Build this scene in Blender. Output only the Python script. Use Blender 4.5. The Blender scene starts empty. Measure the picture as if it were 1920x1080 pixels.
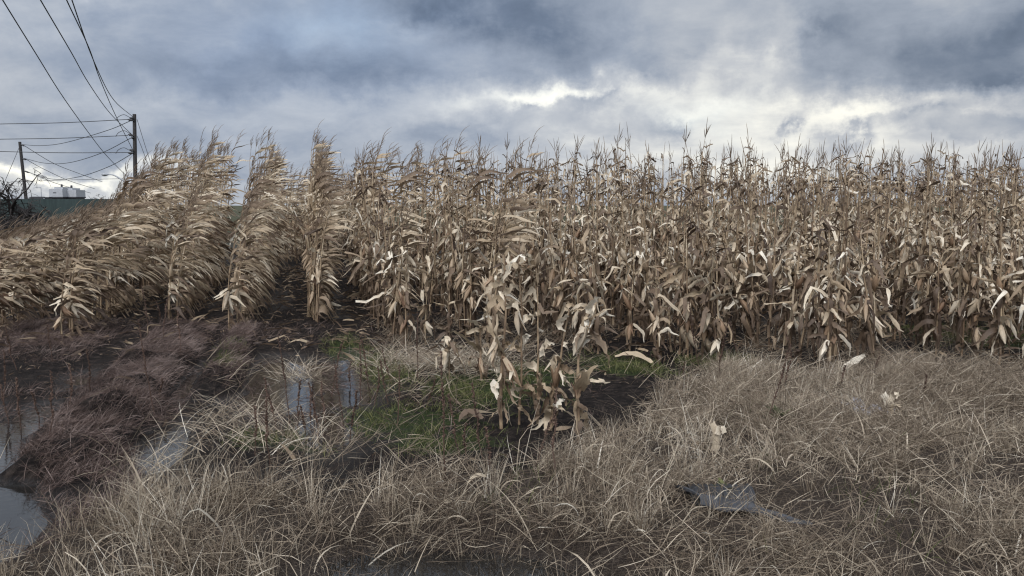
import bpy, math, random
import numpy as np
from mathutils import Vector, Matrix

rad = math.radians
scene = bpy.context.scene
col = scene.collection
random.seed(4)
rng = np.random.default_rng(11)

# ------------------------------------------------------------------ camera
FPX, CX, CY, HC = 1450.0, 960.0, 540.0, 1.65
PITCH = math.atan2(155.0, FPX)
cam_d = bpy.data.cameras.new("camera")
cam_d.sensor_width = 36.0
cam_d.lens = 36.0 * FPX / 1920.0
cam_d.clip_start, cam_d.clip_end = 0.1, 6000
cam = bpy.data.objects.new("camera", cam_d)
cam.location = (0, 0, HC)
cam.rotation_euler = (math.pi / 2 - PITCH, 0, 0)
col.objects.link(cam)
scene.camera = cam

# ------------------------------------------------------------------ render settings
vs = scene.view_settings
scene.display_settings.display_device = 'sRGB'
vs.view_transform, vs.look, vs.gamma, vs.exposure = 'Standard', 'None', 1.0, 0.44
vs.use_curve_mapping = False
scene.render.engine = 'CYCLES'
cy = scene.cycles
cy.max_bounces, cy.diffuse_bounces, cy.glossy_bounces, cy.transmission_bounces = 4, 2, 2, 2
cy.use_denoising = True
cy.filter_width = 1.2

# ------------------------------------------------------------------ node helper
class NT:
    def __init__(s, tree): s.t = tree; s.n = tree.nodes; s.l = tree.links
    def new(s, typ, **kw):
        nd = s.n.new(typ)
        for k, v in kw.items(): setattr(nd, k, v)
        return nd
    def set(s, sock, v):
        if isinstance(v, bpy.types.NodeSocket): s.l.new(v, sock)
        else: sock.default_value = v
    def math(s, op, a, b=None, c=None, clamp=False):
        nd = s.new('ShaderNodeMath', operation=op, use_clamp=clamp)
        s.set(nd.inputs[0], a)
        if b is not None: s.set(nd.inputs[1], b)
        if c is not None: s.set(nd.inputs[2], c)
        return nd.outputs[0]
    def mix(s, f, a, b, blend='MIX'):
        nd = s.new('ShaderNodeMix', data_type='RGBA', blend_type=blend)
        s.set(nd.inputs[0], f); s.set(nd.inputs[6], a); s.set(nd.inputs[7], b)
        return nd.outputs[2]
    def ramp(s, f, stops, interp='LINEAR'):
        nd = s.new('ShaderNodeValToRGB'); cr = nd.color_ramp; cr.interpolation = interp
        while len(cr.elements) < len(stops): cr.elements.new(0.5)
        for e, (p, c) in zip(cr.elements, stops):
            e.position = p; e.color = (*c, 1) if len(c) == 3 else c
        s.set(nd.inputs[0], f)
        return nd.outputs[0]
    def noise(s, vec, scale, detail=3, rough=0.55, dist=0.0):
        nd = s.new('ShaderNodeTexNoise'); s.set(nd.inputs['Vector'], vec)
        nd.inputs['Scale'].default_value = scale; nd.inputs['Detail'].default_value = detail
        nd.inputs['Roughness'].default_value = rough; nd.inputs['Distortion'].default_value = dist
        return nd.outputs['Fac']
    def mapping(s, vec, loc=(0, 0, 0), rot=(0, 0, 0), sc=(1, 1, 1), typ='POINT'):
        nd = s.new('ShaderNodeMapping', vector_type=typ); s.set(nd.inputs['Vector'], vec)
        nd.inputs['Location'].default_value = loc; nd.inputs['Rotation'].default_value = rot; nd.inputs['Scale'].default_value = sc
        return nd.outputs[0]

def srgb(r, g, b):
    f = lambda c: c / 12.92 if c <= 0.04045 else ((c + 0.055) / 1.055) ** 2.4
    return (f(r / 255), f(g / 255), f(b / 255))

# ------------------------------------------------------------------ world: physical sky seen through a broken cloud deck
SUN_EL, SUN_AZ = rad(48), rad(200)          # azimuth clockwise from +Y: behind the viewer, to the left
world = bpy.data.worlds.new("World"); scene.world = world
world.use_nodes = True
w = NT(world.node_tree)
for nd in list(w.n): w.n.remove(nd)
out = w.new('ShaderNodeOutputWorld'); bg = w.new('ShaderNodeBackground')
w.l.new(bg.outputs[0], out.inputs[0])
STR = 0.1
bg.inputs['Strength'].default_value = STR
sky = w.new('ShaderNodeTexSky', sky_type='NISHITA')
sky.sun_disc = False; sky.sun_elevation = SUN_EL; sky.sun_rotation = SUN_AZ
tc = w.new('ShaderNodeTexCoord')
sep = w.new('ShaderNodeSeparateXYZ'); w.l.new(tc.outputs['Generated'], sep.inputs[0])
az = w.math('ARCTAN2', sep.outputs[0], sep.outputs[1])
el = w.math('ARCSINE', sep.outputs[2])
comb = w.new('ShaderNodeCombineXYZ'); w.l.new(az, comb.inputs[0]); w.l.new(el, comb.inputs[1])
ang = comb.outputs[0]
# cloud-plane coordinates: clouds foreshorten towards the horizon
zz = w.math('ADD', w.math('MAXIMUM', sep.outputs[2], 0.0), 0.36)
pc = w.new('ShaderNodeCombineXYZ')
w.set(pc.inputs[0], w.math('DIVIDE', sep.outputs[0], zz)); w.set(pc.inputs[1], w.math('DIVIDE', sep.outputs[1], zz))
pvec = pc.outputs[0]
n_big = w.noise(w.mapping(pvec, rot=(0, 0, 0.5), sc=(1.0, 1.0, 1)), 2.0, 5, 0.55, 0.4)
n_fin = w.noise(w.mapping(pvec, (3, 1, 0), (0, 0, 0.6), (0.9, 1.0, 1)), 5.2, 8, 0.62, 0.3)
# warp for the cloud bodies so that their edges fray
wn = w.new('ShaderNodeTexNoise'); w.l.new(ang, wn.inputs['Vector'])
wn.inputs['Scale'].default_value = 9; wn.inputs['Detail'].default_value = 6; wn.inputs['Roughness'].default_value = 0.62
wv = w.new('ShaderNodeVectorMath', operation='SUBTRACT'); w.l.new(wn.outputs['Color'], wv.inputs[0]); wv.inputs[1].default_value = (0.5, 0.5, 0.5)
wsx = w.new('ShaderNodeVectorMath', operation='MULTIPLY'); w.l.new(wv.outputs[0], wsx.inputs[0]); wsx.inputs[1].default_value = (0.26, 0.13, 0)
wa = w.new('ShaderNodeVectorMath', operation='ADD'); w.l.new(ang, wa.inputs[0]); w.l.new(wsx.outputs[0], wa.inputs[1])
wang = wa.outputs[0]

def blob(px, py, rx, ry, rot=0.0, hard=False):
    """a soft elliptical cloud body (hard: with a firmer edge), given by bearing and height in the sky"""
    a0, e0 = math.atan((px - 960) / FPX), math.atan((385 - py) / FPX)
    m = w.mapping(wang, (a0, e0, 0), (0, 0, rot), (rx / FPX, ry / FPX, 1), 'TEXTURE')
    g = w.new('ShaderNodeTexGradient', gradient_type='QUADRATIC_SPHERE' if not hard else 'SPHERICAL')
    w.l.new(m, g.inputs[0])
    return g.outputs['Fac'] if not hard else w.math('SMOOTHSTEP' if False else 'MULTIPLY', g.outputs['Fac'], 2.2, clamp=True)

BLOBS = [  # x, y, rx, ry, rotation, brightness, firm edge
    (850, 20, 520, 150, 0.05, -0.26, False), (1010, 70, 420, 130, -0.25, -0.20, False),
    (1900, 110, 480, 200, 0.35, -0.27, False), (1540, 105, 170, 80, 0.45, -0.16, False),
    (1680, 150, 330, 90, 0.1, -0.14, False), (420, 140, 700, 90, 0.0, -0.15, False),
    (300, 30, 400, 90, 0.0, -0.08, False), (1180, 140, 260, 60, 0.1, -0.12, False),
    (620, 165, 520, 60, 0.12, -0.12, False),
    (1400, 120, 170, 90, 0.5, 0.16, False), (980, 195, 480, 70, 0.12, 0.22, False),
    (1040, 190, 160, 48, 0.25, 0.26, False), (1290, 215, 260, 70, 0.0, 0.26, False),
    (1620, 240, 460, 75, 0.05, 0.38, False), (1400, 300, 1000, 120, 0.0, 0.30, False), (1200, 190, 700, 90, 0.1, 0.14, False),
    (1000, 215, 120, 38, 0.2, -0.30, False), (1095, 195, 90, 48, 0.6, -0.26, False), (1240, 245, 110, 28, 0.2, -0.2, False),
    (1480, 252, 60, 28, 0.35, -0.30, False), (1610, 262, 120, 32, 0.35, -0.26, False), (1720, 245, 90, 26, 0.2, -0.26, False),
    (1850, 195, 260, 40, 0.0, -0.2, False), (1870, 265, 160, 30, 0.0, -0.12, True),
    (260, 212, 520, 60, 0.0, 0.10, False), (100, 328, 420, 26, 0.0, 0.50, False), (120, 355, 600, 40, 0.0, 0.16, False),
    (850, 262, 260, 50, 0.0, -0.12, False), (30, 100, 160, 130, 0.4, 0.1, False), (212, 60, 60, 40, 0.3, 0.10, False),
    (760, 50, 130, 60, 0.3, 0.14, False), (640, 60, 120, 90, 0.0, 0.06, False), (150, 270, 420, 70, 0.0, -0.05, False),
]
v = w.math('ADD', 0.482, w.math('MULTIPLY', w.math('SUBTRACT', n_big, 0.5), 0.30))
v = w.math('ADD', v, w.math('MULTIPLY', w.math('SUBTRACT', n_fin, 0.5), 0.38))
for (x, y, rx, ry, ro, amp, hd) in BLOBS:
    v = w.math('MULTIPLY_ADD', blob(x, y, rx, ry, ro, hd), amp, v)
cloud = w.ramp(v, [(0.0, srgb(66, 78, 94)), (0.22, srgb(99, 110, 126)), (0.42, srgb(136, 144, 156)), (0.60, srgb(171, 174, 178)),
                   (0.78, srgb(216, 215, 208)), (1.0, srgb(250, 245, 228))])
blue_side = blob(560, 110, 1050, 420)                  # the deck thins towards the blue in the west
cloud = w.mix(w.math('MULTIPLY', blue_side, 0.6, clamp=True), cloud, w.mix(1.0, cloud, (0.84, 0.98, 1.20, 1), 'MULTIPLY'))
gap = w.math('MULTIPLY', w.math('ADD', blob(640, 60, 240, 130), w.math('MULTIPLY', blob(1290, 225, 200, 60), 0.5)), n_fin, clamp=True)
# unseen overcast behind the viewer, brightened to light the front of the stand
rear = w.math('MULTIPLY', w.math('SUBTRACT', 0.15, sep.outputs[1], clamp=True), w.math('MULTIPLY', w.math('SUBTRACT', sep.outputs[2], 0.12), 2.2, clamp=True))
top = w.math('MULTIPLY', w.math('POWER', w.math('MAXIMUM', sep.outputs[2], 0.0), 2.0), 0.9)
gain = w.math('ADD', 1.0, w.math('ADD', w.math('MULTIPLY', rear, 4.2), top))
sc_ = w.new('ShaderNodeVectorMath', operation='SCALE'); w.l.new(cloud, sc_.inputs[0]); w.set(sc_.inputs['Scale'], w.math('MULTIPLY', gain, 1.0 / STR))
fin = w.mix(w.math('MULTIPLY', gap, 0.55, clamp=True), sc_.outputs[0], sky.outputs[0])
w.l.new(fin, bg.inputs['Color'])

# ------------------------------------------------------------------ sun: veiled by the overcast
sun_d = bpy.data.lights.new("sun", 'SUN'); sun_d.energy = 1.5; sun_d.angle = rad(14); sun_d.color = (1.0, 0.965, 0.93)
sun = bpy.data.objects.new("sun", sun_d); col.objects.link(sun)
sdir = Vector((math.sin(SUN_AZ) * math.cos(SUN_EL), math.cos(SUN_AZ) * math.cos(SUN_EL), math.sin(SUN_EL)))
sun.rotation_euler = sdir.to_track_quat('Z', 'Y').to_euler(); sun.location = (0, -20, 30)

# ------------------------------------------------------------------ projection helpers (real points in the place)
FW = np.array([0, math.cos(PITCH), -math.sin(PITCH)]); UP = np.array([0, math.sin(PITCH), math.cos(PITCH)]); RT = np.array([1.0, 0, 0])
CAMP = np.array([0, 0, HC])
def ray(x, y): return FW + RT * (x - CX) / FPX + UP * (CY - y) / FPX
def at(x, y, Y): d = ray(x, y); return CAMP + d * (Y / d[1])
def on_ground(x, y, z=0.0): d = ray(x, y); return CAMP + d * ((z - HC) / d[2])
def project(P):
    q = P - CAMP; dz = q @ FW
    return CX + FPX * (q @ RT) / dz, CY - FPX * (q @ UP) / dz

# ------------------------------------------------------------------ value noise for geometry
_tab = np.random.default_rng(3).random((256, 256))
def vnoise(x, y):
    xi, yi = np.floor(x).astype(int), np.floor(y).astype(int); fx, fy = x - xi, y - yi
    fx, fy = fx * fx * (3 - 2 * fx), fy * fy * (3 - 2 * fy); g = lambda a, b: _tab[a & 255, b & 255]
    return (g(xi, yi) * (1 - fx) + g(xi + 1, yi) * fx) * (1 - fy) + (g(xi, yi + 1) * (1 - fx) + g(xi + 1, yi + 1) * fx) * fy
def fbm(x, y, o=4):
    s, a, t = 0, 0.5, 0
    for i in range(o): s = s + a * vnoise(x + 17.3 * i, y + 5.1 * i); t += a; a *= 0.5; x, y = x * 2.03, y * 2.03
    return s / t
def sstep(a, b, x): t = np.clip((x - a) / (b - a), 0, 1); return t * t * (3 - 2 * t)

# ------------------------------------------------------------------ the lie of the land
K = 0.262                                   # the rows run along (-K, 1): c = X + K*Y names a row
GB = np.array([(-400, 1010), (0, 1075), (60, 1050), (130, 1000), (200, 965), (330, 930), (470, 925), (600, 945), (850, 915), (1000, 890), (1130, 845),
               (1250, 765), (1400, 715), (1560, 705), (1700, 712), (1920, 735), (2400, 760)], float)   # where the dry grass ends
BASINS = []
for (x, y, rx, ry, dp) in [(-15, 950, .21, .45, .14), (0, 870, .22, .5, .14), (38, 800, .19, .55, .12), (150, 715, .16, .5, .06), (345, 715, .13, 1.0, .13),
                           (300, 835, .16, .5, .13), (530, 720, .40, 1.1, .11), (630, 715, .35, 1.0, .08), (610, 810, .22, .45, .09), (-60, 1010, .28, .4, .14),
                           (560, 640, .3, .8, .05), (-140, 820, .4, .8, .1)]:
    p = on_ground(x, y); BASINS.append((p[0], p[1], rx, ry, dp))
p = on_ground(860, 1075); BASINS.append((p[0] - .02, p[1] - .12, .50, .28, .26))
MOSS = []
for (x, y, rx, ry) in [(700, 700, .45, .9), (770, 800, .55, .5), (900, 740, .5, .7), (1000, 710, .5, .5), (1170, 695, .5, .5), (1360, 690, .5, .5), (430, 690, .15, .6),
                       (655, 665, .25, .9), (830, 840, .4, .3), (560, 830, .25, .3), (1880, 640, 1.0, 1.0), (480, 830, .2, .3)]:
    p = on_ground(x, y); MOSS.append((p[0], p[1], rx, ry))
def blobs2(X, Y, L):
    s = np.zeros_like(X)
    for b in L:
        dx, dy = X - b[0], Y - b[1]; dx = dx + K * dy
        s = np.maximum(s, np.exp(-(dx / b[2]) ** 2 - (dy / b[3]) ** 2) * (b[4] if len(b) > 4 else 1))
    return s
def ridge(X, Y):
    """long mounds of matted weeds lying along the flooded rows"""
    c = X + K * Y + 0.10 * (fbm(X * 1.1, Y * 1.1, 2) - .5)
    a = np.exp(-((c + 1.58) / .36) ** 4) * sstep(4.25, 4.9, Y) * sstep(10.4, 9.2, Y)
    b = np.exp(-((c + 0.85) / .19) ** 4) * sstep(6.3, 7.0, Y) * sstep(10.2, 9.2, Y) * .8
    e = sstep(-2.2, -2.7, c) * sstep(7.2, 8.2, Y) * sstep(11, 9.5, Y) * .6
    f = sstep(8.2, 9.0, Y) * sstep(11.2, 10.0, Y) * sstep(0.7, 0.1, c) * .20
    return np.maximum(np.maximum(a, b), np.maximum(e, f))
def grassness(X, Y):
    P = np.stack([X, Y, np.zeros_like(X)], -1); px, py = project(P)
    edge = np.interp(px, GB[:, 0], GB[:, 1]); e2 = (fbm(X * 1.9, Y * 1.9, 3) - .5) * 75
    return np.where(Y < 1.2, 1.0, sstep(-18, 30, py - edge + e2))
def gz(X, Y):
    X, Y = np.asarray(X, float), np.asarray(Y, float)
    c = X + K * Y
    z = 0.042 + 0.03 * (fbm(X * 2.5, Y * 2.5, 4) - .5) + .012 * np.cos(2 * math.pi * (c + .1)) * sstep(7, 9, Y) * sstep(60, 30, Y)
    z = z + 0.035 * (fbm(X * 0.7 + 9, Y * 0.7, 2) - .5) - blobs2(X, Y, BASINS) * (0.35 + 1.5 * fbm(X * 4.2, Y * 4.2, 4))
    r = ridge(X, Y)
    z = z * (1 - .6 * r) + r * (0.13 + 0.30 * (fbm(X * 2.0, Y * 4.2, 3) - .5))
    z = z + 0.05 * grassness(X, Y) * (1 - np.minimum(1, blobs2(X, Y, BASINS) * 8)) * sstep(12, 8, Y)
    return z
def gz1(x, y): return float(gz(np.array([x]), np.array([y]))[0])

# ------------------------------------------------------------------ mesh building
class Geo:
    """collects strips, tubes and boxes as numpy blocks, then links them as ONE mesh object"""
    def __init__(s): s.V = []; s.F = []; s.UV = []; s.T = []; s.M = []; s.n = 0
    def add(s, V, F, UV, tint, mat=0):
        V = np.asarray(V, np.float32).reshape(-1, 3); F = np.asarray(F, np.int32).reshape(-1, 4)
        s.V.append(V); s.F.append(F + s.n); s.UV.append(np.asarray(UV, np.float32).reshape(-1, 2))
        s.T.append(np.broadcast_to(np.asarray(tint, np.float32), (len(V),))); s.M.append(np.full(len(F), mat, np.int32)); s.n += len(V)
    def grid(s, P, UV, tint, mat=0, closed=False):
        n, m = P.shape[:2]; i = np.arange(n - 1)[:, None] * m; j = np.arange(m if closed else m - 1)[None]; k = (j + 1) % m
        F = np.stack([i + j, i + k, i + m + k, i + m + j], -1)
        t = np.asarray(tint, np.float32)
        if t.ndim == 1 and len(t) == n: t = np.repeat(t, m)
        s.add(P, F, UV, t, mat)
    def tube(s, P, R, k=6, tint=.5, mat=0, ell=1.0):
        P = np.asarray(P, float); n = len(P); R = np.broadcast_to(np.asarray(R, float), (n,))
        T = np.gradient(P, axis=0); T /= np.linalg.norm(T, axis=1, keepdims=True) + 1e-9
        ref = np.array([0, 1, 0.01]) if abs(T[:, 1].mean()) < .8 else np.array([1, 0, .01])
        A = np.cross(T, ref); A /= np.linalg.norm(A, axis=1, keepdims=True) + 1e-9; B = np.cross(T, A)
        a = np.arange(k) * 2 * math.pi / k
        Q = P[:, None] + R[:, None, None] * (A[:, None] * np.cos(a)[None, :, None] + ell * B[:, None] * np.sin(a)[None, :, None])
        L = np.concatenate([[0], np.cumsum(np.linalg.norm(np.diff(P, axis=0), axis=1))])
        UV = np.stack(np.broadcast_arrays(np.arange(k)[None] / k, L[:, None]), -1)
        s.grid(Q, UV, tint, mat, True)
    def box(s, lo, hi, mat=0, tint=.5):
        x0, y0, z0 = lo; x1, y1, z1 = hi
        V = [(x0, y0, z0), (x1, y0, z0), (x1, y1, z0), (x0, y1, z0), (x0, y0, z1), (x1, y0, z1), (x1, y1, z1), (x0, y1, z1)]
        F = [(0, 3, 2, 1), (4, 5, 6, 7), (0, 1, 5, 4), (1, 2, 6, 5), (2, 3, 7, 6), (3, 0, 4, 7)]
        s.add(V, F, np.zeros((8, 2)), tint, mat)
    def cap(s, ring, mat=0, tint=.5):
        ring = np.asarray(ring); c = ring.mean(0); n = len(ring); V = np.vstack([ring, c])
        F = [(i, (i + 1) % n, n, n) for i in range(n)]
        s.add(V, F, np.zeros((n + 1, 2)), tint, mat)
    def merged(s): return np.concatenate(s.V), np.concatenate(s.F), np.concatenate(s.UV), np.concatenate(s.T), np.concatenate(s.M)
    def mesh(s, name, mats, smooth=True):
        V, F, UV, T, M = s.merged()
        tri = F[:, 2] == F[:, 3]; ln = np.where(tri, 3, 4); st = np.concatenate([[0], np.cumsum(ln)[:-1]])
        keep = np.ones(F.shape, bool); keep[:, 3] = ~tri; idx = F[keep]
        me = bpy.data.meshes.new(name)
        me.vertices.add(len(V)); me.vertices.foreach_set('co', V.astype(np.float32).ravel())
        me.loops.add(len(idx)); me.loops.foreach_set('vertex_index', idx.astype(np.int32))
        me.polygons.add(len(F)); me.polygons.foreach_set('loop_start', st.astype(np.int32)); me.polygons.foreach_set('loop_total', ln.astype(np.int32))
        me.polygons.foreach_set('material_index', M)
        me.polygons.foreach_set('use_smooth', np.full(len(F), smooth))
        uv = me.uv_layers.new(name='uv'); uv.data.foreach_set('uv', UV[idx].astype(np.float32).ravel())
        at_ = me.attributes.new('tint', 'FLOAT', 'POINT'); at_.data.foreach_set('value', T.astype(np.float32))
        for m in (mats if isinstance(mats, (list, tuple)) else [mats]): me.materials.append(m)
        me.update(calc_edges=True); me.validate()
        return me
    def build(s, name, mats, parent=None, smooth=True):
        o = bpy.data.objects.new(name, s.mesh(name, mats, smooth)); col.objects.link(o)
        if parent is not None: o.parent = parent
        return o

def tag(o, label=None, cat=None, group=None, kind=None):
    for k, val in (('label', label), ('category', cat), ('group', group), ('kind', kind)):
        if val: o[k] = val
    return o
def thing(name, label, cat, loc=(0, 0, 0), group=None):
    o = bpy.data.objects.new(name, None); o.location = loc; o.empty_display_size = .1; col.objects.link(o)
    return tag(o, label, cat, group)

# ------------------------------------------------------------------ materials
def material(name):
    m = bpy.data.materials.new(name); m.use_nodes = True; t = NT(m.node_tree)
    return m, t, t.n['Principled BSDF']
def tint_of(t):
    a = t.new('ShaderNodeAttribute', attribute_name='tint'); return a.outputs['Fac']
def island(t): return t.new('ShaderNodeNewGeometry').outputs['Random Per Island']

def leaf_material(name, stops, transl=0.2, rough=.6, streak=.55, spots=.4):
    """dry leaf: a per-vertex tint, veins running along it, brown blotches, a little light coming through"""
    m, t, b = material(name)
    uv = t.new('ShaderNodeUVMap', uv_map='uv').outputs[0]
    oi = t.new('ShaderNodeObjectInfo').outputs['Random']
    f = t.math('ADD', tint_of(t), t.math('MULTIPLY', t.math('SUBTRACT', oi, .5), .22), clamp=True)
    base = t.ramp(f, stops)
    vein = t.noise(t.mapping(uv, sc=(14, 3, 1)), 1.0, 2, .6)
    obj = t.new('ShaderNodeTexCoord').outputs['Object']
    blotch = t.noise(obj, 22, 4, .6)
    k = t.math('ADD', t.math('MULTIPLY', t.math('SUBTRACT', vein, .5), streak * 2), 1.0)
    k = t.math('SUBTRACT', k, t.math('MULTIPLY', t.math('SUBTRACT', blotch, .56, clamp=True), spots * 5))
    s = t.new('ShaderNodeVectorMath', operation='SCALE'); t.l.new(base, s.inputs[0]); t.set(s.inputs['Scale'], t.math('MAXIMUM', k, .25))
    t.l.new(s.outputs[0], b.inputs['Base Color']); b.inputs['Roughness'].default_value = rough
    b.inputs['Specular IOR Level'].default_value = .35
    bp = t.new('ShaderNodeBump'); bp.inputs['Strength'].default_value = .5; bp.inputs['Distance'].default_value = .004
    t.l.new(vein, bp.inputs['Height']); t.l.new(bp.outputs[0], b.inputs['Normal'])
    if transl:
        tr = t.new('ShaderNodeBsdfTranslucent'); t.l.new(s.outputs[0], tr.inputs[0])
        mx = t.new('ShaderNodeMixShader'); mx.inputs[0].default_value = transl
        t.l.new(b.outputs[0], mx.inputs[1]); t.l.new(tr.outputs[0], mx.inputs[2])
        t.l.new(mx.outputs[0], t.n['Material Output'].inputs[0])
    return m

LEAF = leaf_material('dry_corn_leaf', [(0, (.065, .042, .029)), (.3, (.175, .122, .082)), (.55, (.40, .305, .20)), (.8, (.62, .525, .395)), (1, (.76, .69, .575))])
STALK = leaf_material('dry_corn_stalk', [(0, (.05, .032, .022)), (.4, (.19, .128, .08)), (.7, (.35, .26, .165)), (1, (.5, .41, .29))], 0, .65, .4, .4)
HUSK = leaf_material('dry_corn_husk', [(0, (.14, .075, .045)), (.4, (.30, .20, .125)), (.7, (.46, .36, .25)), (1, (.66, .58, .46))], .1, .6, .45, .35)
TASSEL = leaf_material('dry_tassel', [(0, (.09, .06, .04)), (1, (.27, .20, .14))], .1, .75, .2, .2)
GRASS = leaf_material('dry_grass_blade', [(0, (.048, .034, .025)), (.3, (.165, .124, .088)), (.55, (.35, .282, .205)), (.8, (.58, .495, .38)), (1, (.78, .72, .61))], .2, .65, .15, .2)
GREEN = leaf_material('green_grass_blade', [(0, (.020, .022, .010)), (.5, (.078, .092, .030)), (1, (.22, .21, .085))], .25, .6, .1, .1)
WEED = leaf_material('matted_weed_stem', [(0, (.030, .018, .016)), (.5, (.12, .080, .066)), (1, (.31, .24, .212))], .1, .7, .1, .2)
DOCK = leaf_material('dock_seed', [(0, (.028, .016, .011)), (.5, (.085, .050, .036)), (1, (.17, .11, .08))], 0, .8, .2, .3)
TWIG = leaf_material('bare_twig', [(0, (.015, .013, .013)), (1, (.06, .05, .045))], 0, .8, .2, .2)

# ------------------------------------------------------------------ ground, one sheet to the horizon
def axis(a, b, fine_a, fine_b, step, grow=1.25):
    xs = list(np.arange(fine_a, fine_b + step, step)); s = step
    while xs[-1] < b: s *= grow; xs.append(min(b, xs[-1] + s))
    s = step
    while xs[0] > a: s *= grow; xs.insert(0, max(a, xs[0] - s))
    return np.array(xs)
gx, gy = axis(-2500, 2500, -7, 8, .06), axis(-300, 4500, 1.5, 12, .06)
GX, GY = np.meshgrid(gx, gy, indexing='ij')
GZ = gz(GX, GY)
g = Geo(); g.grid(np.stack([GX, GY, GZ], -1), np.stack([GX, GY], -1), 0.0)
moss_v = np.clip(blobs2(GX, GY, MOSS) * 1.5 * (1 - grassness(GX, GY)), 0, 1).ravel()
m, t, b = material('wet_mud')
pos = t.new('ShaderNodeNewGeometry').outputs['Position']
n1, n2, n3 = t.noise(pos, 2.2, 6, .6), t.noise(pos, 14, 5, .65), t.noise(pos, 60, 4, .6)
mud = t.ramp(n2, [(.3, (.004, .003, .003)), (.48, (.013, .010, .009)), (.62, (.034, .026, .022)), (.8, (.075, .058, .05))])
am = t.new('ShaderNodeAttribute', attribute_name='tint').outputs['Fac']
mk = t.math('MULTIPLY', t.math('SUBTRACT', t.math('ADD', am, t.math('MULTIPLY', t.math('SUBTRACT', n2, .5), 2.2)), .62), 3.0, clamp=True)
green = t.ramp(n3, [(.3, (.012, .016, .007)), (.55, (.030, .042, .013)), (.8, (.06, .075, .022))])
c1 = t.mix(mk, mud, green)
th = t.new('ShaderNodeAttribute', attribute_name='thatch').outputs['Fac']
c1 = t.mix(t.math('MULTIPLY', th, .85), c1, t.ramp(t.noise(t.mapping(pos, rot=(0, 0, .5), sc=(1, 3, 1)), 45, 5, .7), [(.3, (.016, .012, .010)), (.5, (.05, .038, .03)), (.7, (.15, .12, .092))]))
sp = t.new('ShaderNodeSeparateXYZ'); t.l.new(pos, sp.inputs[0])
far = t.math('DIVIDE', t.math('SUBTRACT', sp.outputs[1], 26.0), 14.0, clamp=True)
c1 = t.mix(far, c1, t.ramp(n1, [(.3, (.035, .042, .022)), (.7, (.075, .07, .042))]))
t.l.new(c1, b.inputs['Base Color'])
wet = t.math('DIVIDE', t.math('SUBTRACT', t.math('ADD', sp.outputs[2], t.math('MULTIPLY', t.math('SUBTRACT', n2, .5), .05)), .002), .035, clamp=True)
t.l.new(t.math('ADD', .10, t.math('MULTIPLY', wet, .7), clamp=True), b.inputs['Roughness'])
t.l.new(t.math('ADD', .10, t.math('MULTIPLY', t.math('SUBTRACT', 1.0, wet), .32)), b.inputs['Specular IOR Level'])
bp = t.new('ShaderNodeBump'); b.inputs['Specular IOR Level'].default_value = .12; bp.inputs['Strength'].default_value = 1.0; bp.inputs['Distance'].default_value = .06
t.l.new(t.math('ADD', n2, t.math('MULTIPLY', n3, .5)), bp.inputs['Height']); t.l.new(bp.outputs[0], b.inputs['Normal'])
g.T = [moss_v.astype(np.float32)]
go = tag(g.build('ground', m), kind='structure')
lit = go.data.attributes.new('thatch', 'FLOAT', 'POINT'); lit.data.foreach_set('value', (grassness(GX, GY) * np.clip(1 - blobs2(GX, GY, BASINS) * 9, 0, 1) * (GY < 12)).ravel().astype(np.float32))

# water standing in the low places
m, t, b = material('flood_water')
pos = t.new('ShaderNodeNewGeometry').outputs['Position']
b.inputs['Base Color'].default_value = (.012, .011, .010, 1); b.inputs['Roughness'].default_value = .02; b.inputs['IOR'].default_value = 1.7
bp = t.new('ShaderNodeBump'); bp.inputs['Strength'].default_value = .05; bp.inputs['Distance'].default_value = .02
t.l.new(t.noise(t.mapping(pos, sc=(1, 1.6, 1)), 16, 3, .5), bp.inputs['Height']); t.l.new(bp.outputs[0], b.inputs['Normal'])
g = Geo(); wx, wy = np.linspace(-9, 2.5, 24), np.linspace(2.2, 11.5, 20)
WX, WY = np.meshgrid(wx, wy, indexing='ij')
g.grid(np.stack([WX, WY, np.zeros_like(WX)], -1), np.stack([WX, WY], -1), .5)
tag(g.build('water', m), kind='structure')

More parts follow.
